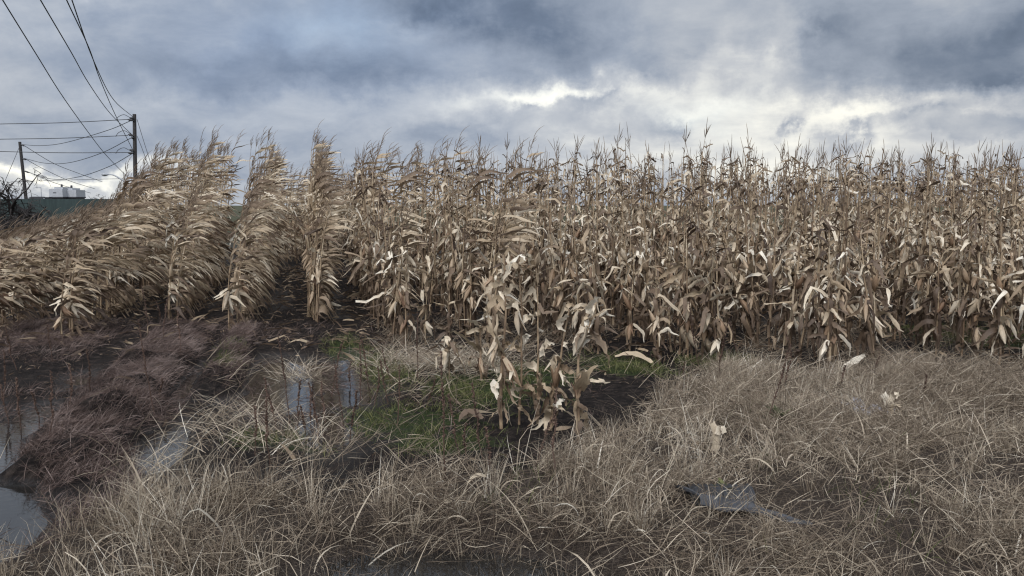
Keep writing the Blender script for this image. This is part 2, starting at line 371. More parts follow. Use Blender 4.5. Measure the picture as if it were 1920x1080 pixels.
# ------------------------------------------------------------------ blades in bulk
def blades(N, X, Y, az, tilt0, curl, L, W, tint, K=5, z0=None, taper=1.6, sway=.25, mat=0, geo=None, minz=.006, kink=0.0):
    """N grass-like blades rooted on the ground: start leaning by tilt0 towards az and curl over further along their length"""
    s = np.linspace(0, 1, K + 1)[None]
    th = tilt0[:, None] + curl[:, None] * s ** 1.3
    kj = rng.integers(1, K + 1, N); kb = np.where(rng.random(N) < kink, rng.uniform(.4, 1.7, N), 0); th = th + kb[:, None] * (np.arange(K + 1)[None] >= kj[:, None])
    a = az[:, None] + sway * rng.normal(size=(N, 1)) * s + sway * .6 * rng.normal(size=(N, K + 1)).cumsum(1) / K
    d = np.stack([np.sin(th) * np.sin(a), np.sin(th) * np.cos(a), np.cos(th)], -1)
    st = d * (L[:, None, None] / K); P = np.zeros((N, K + 1, 3)); P[:, 1:] = np.cumsum((st[:, 1:] + st[:, :-1]) / 2, 1)
    root = np.stack([X, Y, gz(X, Y) if z0 is None else z0], -1); P += root[:, None]
    floor = gz(P[..., 0].ravel(), P[..., 1].ravel()).reshape(N, K + 1) + minz * (1 + rng.random((N, 1)) * 3)
    P[:, 1:, 2] = np.maximum(P[:, 1:, 2], floor[:, 1:])
    ra = rng.random(N) * 6.283
    ref = np.stack([np.cos(ra), np.sin(ra), .3 * np.ones(N)], -1)[:, None]
    S = np.cross(d, ref); S /= np.linalg.norm(S, axis=-1, keepdims=True) + 1e-6
    ww = (W[:, None] * np.minimum(1, .55 + s * 2) * (1 - s ** taper * .92))[..., None] * .5
    Q = np.stack([P - S * ww, P + S * ww], 2)                      # N, K+1, 2, 3
    base = (np.arange(N) * (K + 1) * 2)[:, None] + (np.arange(K) * 2)[None]
    F = np.stack([base, base + 1, base + 3, base + 2], -1)
    UV = np.stack(np.broadcast_arrays(np.array([0., 1.])[None, None], (s * L[:, None])[..., None], ), -1)
    geo.add(Q, F, UV, np.repeat(tint, (K + 1) * 2), mat)

def scatter(n, x0, x1, y0, y1, dens):
    X = rng.uniform(x0, x1, n); Y = np.sqrt(rng.uniform(y0 ** 2, y1 ** 2, n)) if y0 > 0 else rng.uniform(y0, y1, n)
    k = rng.random(n) < dens(X, Y); return X[k], Y[k]

PUD = BASINS[-1]
def puddle(X, Y): return np.exp(-((X - PUD[0]) / .5) ** 2 - ((Y - PUD[1]) / .26) ** 2)
PIPE = on_ground(1352, 968)
def clear(X, Y): return 1 - .93 * puddle(X, Y) - .0 * np.exp(-((X - PIPE[0] - .04) / .24) ** 2 - ((Y - PIPE[1] + .06) / .2) ** 2)
def lean_az(X, Y):    # the way the dry grass has been laid: up and to the sides near the water, flattened eastwards on the bank
    return 1.3 + 4.0 * (fbm(X * 1.1 + 3, Y * 1.1, 3) - .5) * 2

def dgrass(X, Y): return grassness(X, Y) * np.clip(clear(X, Y), 0, 1) * (.20 + .80 * sstep(.36, .58, fbm(X * 2.2, Y * 2.2, 3)))
G = Geo()
# fine standing and leaning stems
X, Y = scatter(230000, -4.2, 7.2, 1.6, 9.6, dgrass); N = len(X)
hi = sstep(0.6, -.4, X) * .30 + .70
clump = fbm(X * 3 + 4, Y * 3, 3); big = fbm(X * .8 + 2, Y * .8 + 8, 2)
az_ = lean_az(X, Y) + rng.normal(0, 1.7, N)
blades(N, X, Y, az_, np.abs(rng.normal(.28, .34, N)) + .4 * sstep(.2, 1.6, X) * rng.random(N), rng.gamma(1.2, .20, N), rng.gamma(6, .031, N) * hi * (.45 + 1.1 * clump), rng.uniform(.0018, .0042, N) * rng.choice([1, 1, 1, 1.7], N),
       np.clip(rng.beta(2.0, 1.9, N) * .8 + (clump - .5) * .8 + (big - .5) * 1.0 + .17 - .16 * sstep(.3, 2.6, X), 0, 1), geo=G, sway=.5, kink=.35, K=4)
# upright tufts
TX, TY = scatter(5200, -4.2, 7.2, 1.6, 9.6, dgrass); nb = rng.integers(14, 46, len(TX)); th_ = rng.uniform(.6, 1.15, len(TX)); tt_ = rng.normal(0, .12, len(TX))
I = np.repeat(np.arange(len(TX)), nb); N = len(I); ra = rng.uniform(0, 6.28, N); rr = np.abs(rng.normal(0, .028, N))
X, Y = TX[I] + rr * np.sin(ra), TY[I] + rr * np.cos(ra)
blades(N, X, Y, ra + rng.normal(0, .5, N), np.abs(rng.normal(.10, .20, N)) + rr * 5, rng.gamma(1.2, .22, N), rng.uniform(.10, .32, N) * th_[I] * (.55 + .9 * fbm(X * .9 + 2, Y * .9 + 8, 2)) * (sstep(1.5, -.4, X) * .25 + .75), rng.uniform(.002, .0042, N),
       np.clip(rng.beta(2.4, 1.8, N) * .8 + .12 + tt_[I] - .14 * sstep(.3, 2.6, X), 0, 1), geo=G, sway=.4, kink=.3, K=4)
# lodged thatch lying over the ground
X, Y = scatter(260000, -4.2, 7.2, 1.6, 9.4, dgrass); N = len(X)
blades(N, X, Y, lean_az(X, Y) + rng.normal(0, 1.7, N), rng.uniform(.8, 1.55, N), rng.uniform(-.3, .5, N), rng.uniform(.06, .30, N), rng.uniform(.0022, .0050, N),
       np.clip(rng.beta(1.6, 2.2, N) * .95, 0, 1), geo=G, z0=gz(X, Y) + rng.uniform(0, .14, N) * rng.random(N), minz=.01, sway=.5, K=4, kink=.25)
# long pale stalks thrown across the thatch
X, Y = scatter(600, -3, 7, 1.7, 8.6, lambda x, y: dgrass(x, y) * (.25 + .75 * sstep(.3, 2, x))); N = len(X)
blades(N, X, Y, 1.6 + rng.normal(0, .9, N), rng.uniform(.9, 1.45, N), rng.uniform(0, .35, N), rng.uniform(.25, .6, N), rng.uniform(.0025, .004, N),
       rng.uniform(.5, .9, N), geo=G, z0=gz(X, Y) + rng.uniform(.02, .2, N), K=6)
# broader pale blades, curled over at the tip
X, Y = scatter(6500, -4, 7, 1.7, 8.8, lambda x, y: dgrass(x, y)); N = len(X)
blades(N, X, Y, lean_az(X, Y) + rng.normal(0, 1.2, N), rng.uniform(.1, .7, N), rng.uniform(.2, 2.2, N), rng.uniform(.12, .36, N) * (.75 + .3 * (X < .5)), rng.uniform(.005, .011, N),
       np.clip(rng.normal(.74, .16, N), .2, 1), geo=G, K=6, taper=2.2, kink=.5)
tag(G.build('dry_grass', GRASS), 'dry straw coloured grass tangled over the near bank', kind='stuff')

# thinner straw over the mud between bank and corn
def dlit(X, Y):
    P = np.stack([X, Y, np.zeros_like(X)], -1); px, py = project(P)
    return (1 - grassness(X, Y)) * sstep(.42, .66, fbm(X * 1.6 + 30, Y * 1.6, 3)) * (gz(X, Y) > .004) * (1 - .8 * ridge(X, Y)) * (1 - .75 * np.minimum(1, blobs2(X, Y, MOSS) * 1.3))
G = Geo()
X, Y = scatter(26000, -3.2, 7.5, 4.2, 10.5, dlit); N = len(X)
blades(N, X, Y, 1.2 + rng.normal(0, 1.3, N), rng.uniform(.7, 1.5, N), rng.uniform(-.2, .6, N), rng.uniform(.08, .34, N), rng.uniform(.003, .006, N),
       np.clip(rng.beta(2, 2.6, N) * .8, 0, 1), geo=G, z0=gz(X, Y) + rng.uniform(0, .06, N))
for (px_, py_, r_, n_) in [(820, 690, .30, 700), (750, 690, .2, 300), (560, 705, .16, 320), (900, 700, .2, 300), (430, 800, .28, 260), (330, 860, .2, 120), (540, 830, .25, 260)]:
    p = on_ground(px_, py_); X = p[0] + rng.normal(0, r_, n_); Y = p[1] + rng.normal(0, r_ * 1.2, n_)
    blades(n_, X, Y, rng.uniform(0, 6.28, n_), rng.uniform(.5, 1.3, n_), rng.uniform(.1, 1.0, n_), rng.uniform(.15, .42, n_), rng.uniform(.003, .006, n_),
           np.clip(rng.beta(2.4, 2.4, n_), 0, 1), geo=G)
tag(G.build('straw_litter', GRASS), 'dead straw strewn over the dark mud in front of the corn', kind='stuff')

# shed corn leaves trodden into the mud between the rows
G = Geo()
def dleaf(X, Y): return (1 - grassness(X, Y)) * (sstep(7.6, 8.8, Y) + .10) * (gz(X, Y) > 0)
X, Y = scatter(9000, -9, 12, 4.6, 20, dleaf); N = len(X)
blades(N, X, Y, rng.uniform(0, 6.28, N), rng.uniform(1.0, 1.57, N), rng.uniform(-.2, .9, N), rng.uniform(.07, .34, N), rng.uniform(.010, .040, N), np.clip(rng.beta(2, 4, N) * .8, 0, 1), geo=G, K=5, z0=gz(X, Y) + rng.uniform(.004, .04, N), kink=.5, sway=.8)
X, Y = scatter(14000, -7, 8, 4.6, 14, lambda x, y: (1 - grassness(x, y)) * (gz(x, y) > .0) * sstep(.45, .6, fbm(x * 4, y * 4, 3))); N = len(X)
blades(N, X, Y, rng.uniform(0, 6.28, N), rng.uniform(1.0, 1.57, N), rng.uniform(-.2, .5, N), rng.uniform(.02, .10, N), rng.uniform(.004, .012, N), np.clip(rng.beta(1.6, 4, N) * .7, 0, 1), geo=G, K=3, z0=gz(X, Y) + rng.uniform(.002, .015, N), kink=.4, sway=.8)
tag(G.build('leaf_litter', LEAF), 'shed brown corn leaves trodden into the mud around the rows', kind='stuff')

# green moss-like new grass on the wet ground
def dmoss(X, Y): return np.clip(blobs2(X, Y, MOSS) * 1.25 - .12, 0, 1) * (1 - grassness(X, Y)) * sstep(.43, .62, fbm(X * 5.0, Y * 5.0, 4)) * (gz(X, Y) > -.01)
G = Geo()
X, Y = scatter(240000, -3.2, 8, 4.5, 10.5, dmoss); N = len(X)
blades(N, X, Y, rng.uniform(0, 6.28, N), rng.uniform(.1, 1.1, N), rng.uniform(0, .9, N), rng.uniform(.03, .11, N), rng.uniform(.003, .007, N), np.clip(rng.beta(2, 2, N) + .12, 0, 1), geo=G, K=3)
X, Y = scatter(5000, -2.5, 5, 1.9, 6.0, lambda x, y: grassness(x, y) * sstep(.66, .78, fbm(x * 1.5 + 7, y * 1.5, 2)) * clear(x, y)); N = len(X)
blades(N, X, Y, rng.uniform(0, 6.28, N), rng.uniform(.1, .9, N), rng.uniform(0, .9, N), rng.uniform(.06, .18, N), rng.uniform(.003, .007, N), np.clip(rng.beta(2, 3, N), 0, 1), geo=G, K=4)
tag(G.build('green_grass', GREEN), 'short green grass sprouting from the wet ground', kind='stuff')

# matted purple brown weeds on the mounds, combed over by water and wind
G = Geo()
def dweed(X, Y): return np.clip(ridge(X, Y) * 1.4 - .2, 0, 1) * (gz(X, Y) > .0) * (.5 + .5 * sstep(.3, .6, fbm(X * 3, Y * 3, 3)))
X, Y = scatter(260000, -7, 1.2, 3.9, 11.2, dweed); N = len(X)
flow = 1.9 + 1.5 * (fbm(X * 2.1 + 11, Y * 2.1, 3) - .5) * 2
cl = fbm(X * 5, Y * 5, 3)
blades(N, X, Y, flow + rng.normal(0, .8, N), rng.uniform(.4, 1.35, N), rng.uniform(.2, 1.2, N), rng.uniform(.05, .15, N) * (.5 + 1.0 * cl), rng.uniform(.002, .004, N),
       np.clip(rng.beta(2, 2, N) * .6 + (cl - .4) * 1.5, 0, 1), geo=G, K=4, sway=.7, z0=gz(X, Y) + rng.uniform(0, .03, N))
X, Y = scatter(9000, -5, .8, 4.3, 10, lambda x, y: (1 - grassness(x, y)) * sstep(.55, .75, fbm(x * 2.6 + 5, y * 2.6, 3)) * (gz(x, y) > -.07)); N = len(X)
blades(N, X, Y, rng.uniform(0, 6.28, N), rng.uniform(.1, 1.3, N), rng.uniform(0, 1.2, N), rng.uniform(.04, .22, N), rng.uniform(.0025, .005, N), np.clip(rng.beta(2, 3, N), 0, 1), geo=G, K=4)
X, Y = scatter(60000, -5.0, -1.2, 3.4, 6.6, lambda x, y: (gz(x, y) > .008) * (x + K * y < -1.05) * (.25 + .75 * sstep(6.2, 5.2, y)) * (1 - grassness(x, y)) * sstep(.40, .58, fbm(x * 4 + 8, y * 4, 3))); N = len(X)
blades(N, X, Y, rng.normal(1.8, 1.3, N), rng.uniform(.2, 1.3, N), rng.uniform(.1, 1.2, N), rng.uniform(.04, .17, N), rng.uniform(.002, .0042, N), np.clip(rng.beta(2, 2.4, N), 0, 1), geo=G, K=4, sway=.6)
X, Y = scatter(16000, -6, 0, 3.6, 9.5, lambda x, y: (gz(x, y) < .01) * sstep(.48, .62, fbm(x * 3.1 + 2, y * 2.2, 3))); N = len(X)
blades(N, X, Y, rng.uniform(0, 6.28, N), rng.uniform(.7, 1.57, N), rng.uniform(-.1, .6, N), rng.uniform(.04, .16, N), rng.uniform(.0025, .005, N), np.clip(rng.beta(2, 3, N), 0, 1), geo=G, K=3, z0=np.maximum(gz(X, Y), .002))
tag(G.build('matted_weeds', WEED), 'purple brown dead weeds matted over the low mounds between the flooded rows', kind='stuff')

# ------------------------------------------------------------------ corn
def unit(v): return v / (np.linalg.norm(v) + 1e-9)
def strip(geo, P, W, S, fold, tint, mat=0, rough=0.0, r=None):
    """a leaf blade three points wide with a folded midrib"""
    P = np.asarray(P); n = len(P); T = np.gradient(P, axis=0); T /= np.linalg.norm(T, axis=1, keepdims=True) + 1e-9
    S = S - T * (S * T).sum(1, keepdims=True); S /= np.linalg.norm(S, axis=1, keepdims=True) + 1e-9
    Nn = np.cross(T, S); h = (W * .5)[:, None]
    e = (lambda: (r.normal(0, rough, (n, 1)) * h)) if rough else (lambda: 0)
    A, C = P - S * (h + e()) + Nn * (h * fold + e()), P + S * (h + e()) + Nn * (h * fold + e())
    L = np.concatenate([[0], np.cumsum(np.linalg.norm(np.diff(P, axis=0), axis=1))])
    u = np.array([0., .5, 1.])[None] * np.ones((n, 1))
    geo.grid(np.stack([A, P, C], 1), np.stack([u, np.repeat(L[:, None], 3, 1)], -1), tint, mat)
def smooth(P, n):
    P = np.asarray(P, float)
    if len(P) == 2: return P[0] + (P[1] - P[0]) * np.linspace(0, 1, n)[:, None]
    Q = np.vstack([2 * P[0] - P[1], P, 2 * P[-1] - P[-2]]); out = []
    for s in np.linspace(0, len(P) - 1 - 1e-6, n):
        i = int(s); f = s - i; a, b_, c, d = Q[i:i + 4]
        out.append(.5 * (2 * b_ + (c - a) * f + (2 * a - 5 * b_ + 4 * c - d) * f * f + (3 * b_ - a - 3 * c + d) * f ** 3))
    return np.array(out)

def wind_leaf(geo, r, p, zf, L, W):
    n = 9; a = r.normal(1.45, .75)            # most blades stream with the wind, towards +X
    th = r.uniform(.25, .7); d = np.array([math.sin(th) * math.sin(a), math.sin(th) * math.cos(a), math.cos(th)])
    tz = -.75 + 1.02 * zf + r.normal(0, .26); tgt = unit(np.array([1.0, r.normal(.1, .35), tz]))
    P = [p]; k = r.uniform(.22, .6); kk = r.integers(2, 9) if r.random() < .4 else 99
    for i in range(n - 1):
        if i == kk: d = unit(d + r.normal(0, .7, 3))
        d = unit(d * (1 - k) + tgt * k + r.normal(0, .13, 3) + np.array([0, 0, -.05 - .06 * i * (1 - zf)]))
        P.append(P[-1] + d * L / (n - 1))
    s = np.linspace(0, 1, n); ph = r.uniform(0, 6.28) + np.cumsum(r.normal(0, .35, n)) + r.normal(0, 1.4) * s
    S = np.stack([np.sin(ph) * .25, np.cos(ph), np.sin(ph)], -1)
    strip(geo, P, W * np.minimum(1, .5 + 2.5 * s) * (1 - s ** 2.2 * .95), S, r.uniform(.1, .5), np.clip((r.normal(.62, .11) if r.random() < .15 + .3 * min(1, zf * 1.8) else r.normal(.16 + .2 * min(1, zf * 2), .11)), 0.0, 1), 0, .15, r)  # lower leaves brown, tinted darker still to stand in for shade between rows
def crumpled_leaf(geo, r, p, zf, L, W):
    n = 10; a = r.uniform(0, 6.28); th = r.uniform(.3, .9); P = [p]; kink = r.integers(1, 5); kink2 = r.integers(4, 9); tw = r.uniform(0, 6.28); TW = [tw]
    pk = math.exp(-((zf - .55) / .30) ** 2)
    pale = r.normal(.74, .14) if r.random() < .12 + .42 * pk else r.normal(.20 + .12 * pk, .12)  # palest at mid height; low brown leaves darkened further for shade inside the stand
    for i in range(n - 1):
        if i == kink: th += r.uniform(.7, 1.8); a += r.normal(0, .5); tw += r.normal(0, .9)
        elif i == kink2: a += r.normal(0, 1.1); th += r.normal(.1, .7); tw += r.normal(0, .9)
        else: th += (.12 * (2.7 - th)) * (1 - .5 * zf) + r.normal(0, .14); a += r.normal(0, .22); tw += r.normal(0, .3)
        d = np.array([math.sin(th) * math.sin(a), math.sin(th) * math.cos(a), math.cos(th)]); P.append(P[-1] + d * L / (n - 1)); TW.append(tw)
    P = np.array(P); P[:, 2] = np.maximum(P[:, 2], .012)
    TW = np.array(TW); T = np.gradient(P, axis=0); T /= np.linalg.norm(T, axis=1, keepdims=True) + 1e-9
    A = np.cross(T, [0.02, .03, 1]); A /= np.linalg.norm(A, axis=1, keepdims=True) + 1e-9; B = np.cross(T, A)
    S = A * np.cos(TW * .6)[:, None] + B * np.sin(TW * .6)[:, None]
    s = np.linspace(0, 1, n); torn = r.random() < .35
    Wp = W * np.minimum(1, .45 + 2.8 * s) * ((1 - .35 * s) if torn else (1 - s ** 2.6 * .93))
    strip(geo, P, Wp, S, r.uniform(.15, .75), np.clip(pale + np.linspace(-.06, .10, n) + r.normal(0, .04, n), 0.03, 1), 0, .2, r)
def hanging_leaf(geo, r, p, zf, L, W):
    a = r.uniform(0, 6.28); o = r.uniform(.03, .12); n = 7; s = np.linspace(0, 1, n)
    P = np.array(p)[None] + np.stack([np.sin(a) * o * np.sqrt(s) * (1 + .5 * np.sin(5 * s)), np.cos(a) * o * np.sqrt(s), .05 * np.sin(s * 3) - L * s ** 1.2], -1) + r.normal(0, .008, (n, 3))
    P[:, 2] = np.maximum(P[:, 2], .012)
    ph = a + r.normal(0, .5) + r.normal(0, .9) * s
    strip(geo, P, W * np.minimum(1, .5 + 2 * s) * (1 - .8 * s ** 3), np.stack([np.cos(ph), -np.sin(ph), 0 * s], -1), r.uniform(.2, .7), np.clip(r.normal(.20, .12), .0, 1), 0, .2, r)
def ear_shape(geo, r, p, d, L=.2, R=.026, mat=0, tint=.6, flaps=2):
    d = unit(np.array(d, float)); n = 9; s = np.linspace(0, 1, n)
    prof = np.array([.40, .70, .92, 1.0, .96, .84, .62, .36, .10]) * R
    P = np.array(p) + d[None] * (s * L)[:, None] + unit(np.cross(d, [0, 0, 1.0]) + 1e-6)[None] * (np.sin(s * 3) * .006)[:, None]
    k = 10; T = d; A = unit(np.cross(T, [.3, .5, .2])); B = np.cross(T, A); a = np.arange(k) * 2 * math.pi / k
    wob = 1 + .16 * np.where(np.arange(k) % 2, 1, -1) + r.normal(0, .05, k)
    Q = P[:, None] + prof[:, None, None] * (wob[None] * (1 + r.normal(0, .03, (n, k))))[..., None] * (A[None, None] * np.cos(a)[None, :, None] + B[None, None] * np.sin(a)[None, :, None])
    UV = np.stack(np.broadcast_arrays(np.arange(k)[None] / k, (s * L)[:, None]), -1)
    geo.grid(Q, UV, np.clip(tint + np.linspace(-.1, .1, n), 0, 1), mat, True)
    for f in range(flaps):
        b_ = r.uniform(0, 6.28); o = A * math.cos(b_) + B * math.sin(b_); l = L * r.uniform(.6, 1.1); m_ = 6; q = np.linspace(0, 1, m_)
        PP = np.array(p) + d[None] * (q * l * .9)[:, None] + o[None] * (R * .8 + q ** 1.7 * r.uniform(.02, .08))[:, None]
        strip(geo, PP, R * 1.5 * np.minimum(1, .6 + 2 * q) * (1 - q ** 2 * .95), np.repeat(unit(np.cross(d, o))[None], m_, 0), .4, np.clip(tint + r.normal(.08, .15), 0, 1), mat, .1, r)

def corn_variant(seed, kind, H):
    """one corn plant as five blocks of geometry: stalk, foliage, two ears, tassel"""
    r = np.random.default_rng(seed); stalk, fol, ears, tas = Geo(), Geo(), [], Geo()
    wind = kind == 'wind'; nn = 11 if H > 1.8 else 9
    nn += int(r.integers(-1, 2)); zs = np.linspace(0, H * .9, nn); zs[1:] += r.normal(0, .035, nn - 1); zs[1] = max(.07, zs[1] * .7)
    lean = r.normal(.03, .035) + (.07 if wind else 0); ly = r.normal(0, .035)
    off = np.cumsum(r.normal(0, .006, (nn, 2)), 0); q = (zs / H) ** (2.0 if wind else 1.3)
    PX, PY = off[:, 0] + lean * H * q, off[:, 1] + ly * H * q
    node = np.stack([PX, PY, zs], -1); node[0] = (0, 0, -.05)
    P, R, T = [], [], []
    r0 = .0125 * (.7 + .3 * H / 2)
    for i in range(nn - 1):
        f0 = r0 * (1 - .72 * i / nn); tn = np.clip(r.normal(.34 + .25 * min(1, 2.2 * i / nn), .14), .05, 1)  # lower stalk tinted darker, standing in for shade inside the stand
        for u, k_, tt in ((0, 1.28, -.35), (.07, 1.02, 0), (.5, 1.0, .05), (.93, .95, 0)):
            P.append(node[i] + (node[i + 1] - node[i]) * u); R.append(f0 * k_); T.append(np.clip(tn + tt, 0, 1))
    tip = node[-1] + np.array([lean * .4 * H, ly * .1, H * .1]); P += [node[-1], tip]; R += [r0 * .3, r0 * .12]; T += [.4, .35]
    stalk.tube(np.array(P), np.array(R), 6, np.array(T))
    for i in range(0, nn - 2, 1):                                      # leaf sheaths clasping the stalk
        if r.random() < .75:
            a, b_ = node[i], node[i] + (node[i + 1] - node[i]) * r.uniform(.6, 1.0); n_ = 4; f = np.linspace(0, 1, n_); ph = r.uniform(0, 6.28)
            oo = np.array([math.cos(ph), math.sin(ph), 0]); rr = r0 * (1 - .72 * i / nn)
            strip(fol, a + (b_ - a) * f[:, None] + oo[None] * (rr * 1.15 + .010 * f ** 3)[:, None], rr * 2.6 * np.ones(n_), np.repeat(np.array([[-oo[1], oo[0], 0]]), n_, 0), -.45, np.clip(r.normal(.26 + .22 * min(1, 2 * i / nn), .15), .02, 1), 0, .1, r)  # sheaths darken downwards: shade near the ground put into their tint
    for i in range(1, nn):
        zf = i / nn; p = node[i] + r.normal(0, .004, 3)
        if wind:
            for j in range(2 if .15 < zf < .85 and r.random() < .75 else 1):
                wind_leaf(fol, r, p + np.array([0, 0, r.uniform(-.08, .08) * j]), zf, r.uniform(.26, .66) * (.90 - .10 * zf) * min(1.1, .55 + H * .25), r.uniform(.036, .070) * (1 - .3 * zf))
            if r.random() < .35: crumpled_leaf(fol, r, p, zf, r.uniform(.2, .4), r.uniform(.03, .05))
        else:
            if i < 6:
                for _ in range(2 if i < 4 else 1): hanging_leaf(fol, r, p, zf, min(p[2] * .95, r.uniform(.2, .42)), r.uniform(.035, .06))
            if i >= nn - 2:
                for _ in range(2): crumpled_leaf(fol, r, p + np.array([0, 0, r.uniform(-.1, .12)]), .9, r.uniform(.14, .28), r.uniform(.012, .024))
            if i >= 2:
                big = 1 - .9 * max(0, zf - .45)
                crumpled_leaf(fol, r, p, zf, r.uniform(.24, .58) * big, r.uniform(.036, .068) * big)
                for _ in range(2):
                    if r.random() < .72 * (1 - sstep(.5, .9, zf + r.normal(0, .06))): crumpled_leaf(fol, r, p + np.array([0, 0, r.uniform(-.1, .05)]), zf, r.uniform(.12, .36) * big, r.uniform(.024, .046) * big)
    for e in range(0 if (wind and r.random() < .45) else (2 if wind or r.random() < .6 else 3)):
        i = int(nn * .46) - e; a = r.uniform(0, 6.28); g_ = Geo()
        ear_shape(g_, r, node[i], (math.sin(a) * .45, math.cos(a) * .45, -.95 if r.random() < .65 else .9), r.uniform(.18, .25), r.uniform(.026, .035), 0, np.clip(r.normal(.55, .2), .1, 1), 3); ears.append(g_)
    sp = 7 if H > 1.5 else 4; wd = .9 if wind else .18
    for k_ in range(sp):
        a = r.uniform(0, 6.28); l = r.uniform(.10, .24) * (1.3 if k_ == 0 else 1); th = 0 if k_ == 0 else r.uniform(.15, .6); n_ = 5; f = np.linspace(0, 1, n_)
        st_ = node[-1] + (tip - node[-1]) * (1 if k_ == 0 else r.uniform(.3, 1))
        Q = st_ + np.stack([np.sin(a) * math.sin(th) * l * f + wd * l * f ** 2 * .6, np.cos(a) * math.sin(th) * l * f, math.cos(th) * l * f * (1 - .25 * f * wd)], -1)
        tas.tube(Q, np.array([.0016, .004, .0042, .0036, .001]), 3, r.uniform(.2, .9))
    return dict(H=H, kind=kind, stalk=stalk, fol=fol, ears=ears, tas=tas)

VAR = {'wind': [], 'still': []}
for i, H in enumerate([1.2, 1.2, 1.35, 1.6, 1.8, 2.1, 2.3, 2.5, 2.5, 2.65, 2.65, 2.5]): VAR['wind'].append(corn_variant(100 + i, 'wind', H))
for i, H in enumerate([1.3, 1.35, 1.4, 1.45, 1.5, 1.55, 1.65, 1.7, 1.8, 1.9, 2.0, 2.05, 2.15, 2.2, 2.25, 2.3, 2.3, 2.35, 2.4, 2.4, 2.45, 2.45, 2.5, 2.5, 2.5, 2.6]): VAR['still'].append(corn_variant(300 + i, 'still', H))
for L_ in VAR.values():
    for V_ in L_:
        V_['me'] = dict(stalk=V_['stalk'].mesh('stalk', STALK), fol=V_['fol'].mesh('foliage', LEAF), tas=V_['tas'].mesh('tassel', TASSEL), ears=[e.mesh('ear', HUSK) for e in V_['ears']])

def pick(kind, H):
    c = sorted(VAR[kind], key=lambda V_: abs(V_['H'] - H) + random.random() * .35); return c[0]

# where the plants stand and how tall they grew; short along the flooded edge
ROWS = {}
START = {-8: 9.5, -7: 9.2, -6: 9.0, -5: 9.0, -4: 8.8, -3: 8.95, -2: 10.5, -1: 9.38, 0: 10.35, 1: 8.9, 2: 8.45, 3: 8.2}
ROWC = {-8: -7.9, -7: -6.9, -6: -5.9, -5: -4.93, -4: -3.93, -3: -2.93, -2: -1.97, -1: -0.96, 0: 0.03, 1: 1.0}
plants = []
def grown(c, Y, y0):
    t_ = Y - y0
    if c < -4.5: return min(2.3, .95 + .13 * t_)
    if c < -3.5: return min(2.55, 1.08 + .135 * t_)
    if c < -2.5: return min(2.7, 1.12 + .255 * t_)
    if c < -1.5: return min(2.75, 1.30 + .42 * t_)
    if c < -.5: return min(2.7, 1.30 + .26 * t_)
    if c < .4: return min(2.7, 1.60 + .28 * t_)
    return min(2.44 if c < 5 else 2.36, 1.55 + .30 * t_)
for k in range(-8, 22):
    c0 = ROWC.get(k, float(k))
    windy = c0 < .4
    y0 = START.get(k, 7.75 - (.25 if k > 5 else 0) + .35 * math.sin(k * 2.3) + (0.25 if c0 > 7 else 0))
    Y = y0; yend = (17.0 if k == -2 else 21.5 if k > -2 else 21.0) if windy else (17.5 if c0 < 12 else 19.5)
    while Y < yend:
        x = c0 - K * Y + random.gauss(0, .05 if windy else .075); y = Y + random.gauss(0, .03)
        px, py = project(np.array([x, y, 1.0]))
        if -260 < px < 2200:
            h = grown(c0, Y, y0)
            if windy and k < -1: h = min(h, max(.55, 1.65 + (385 - np.interp(px, [-200, 0, 100, 200, 232, 262, 300, 440], [470, 440, 408, 366, 338, 300, 282, 266])) / FPX * Y - .12))
            h *= random.gauss(1, (.05 if windy else .055) if Y - y0 > 1.2 else .09)
            if not windy: h = min(h, 2.5)
            plants.append((k, c0, x, y, h, 'wind' if windy or random.random() < {1: .55, 2: .3, 3: .12}.get(k, 0) else 'still', px, Y == y0))
        Y += random.uniform(.10, .18) if windy else random.uniform(.11, .22)
# the rows turn at the far headland, which closes the view along the gaps
for Yh in np.arange(21.5, 29, .75):
    pxh = 520.0 - (Yh - 21.5) * .5
    while pxh < 720:
        q = at(pxh, 385, Yh + random.gauss(0, .2)); plants.append((200, 0.0, q[0], q[1], random.gauss(2.45, .14) * min(1, .8 + (pxh - 505) / 120), 'wind' if pxh < 640 else 'still', pxh, False)); pxh += random.uniform(.14, .3) * FPX / Yh
# stray plants along the front edge
for (px_, py_, h) in [(843, 664, .72), (1232, 690, 1.25), (1345, 694, 1.3), (1562, 690, 1.25), (1640, 668, 1.1), (1755, 672, 1.2), (1180, 668, 1.2), (1470, 660, 1.3), (1865, 690, 1.15), (760, 655, 1.2), (800, 650, 1.3)]:
    p = on_ground(px_, py_); plants.append((99, p[0] + K * p[1], p[0], p[1], h, 'still', px_, False))

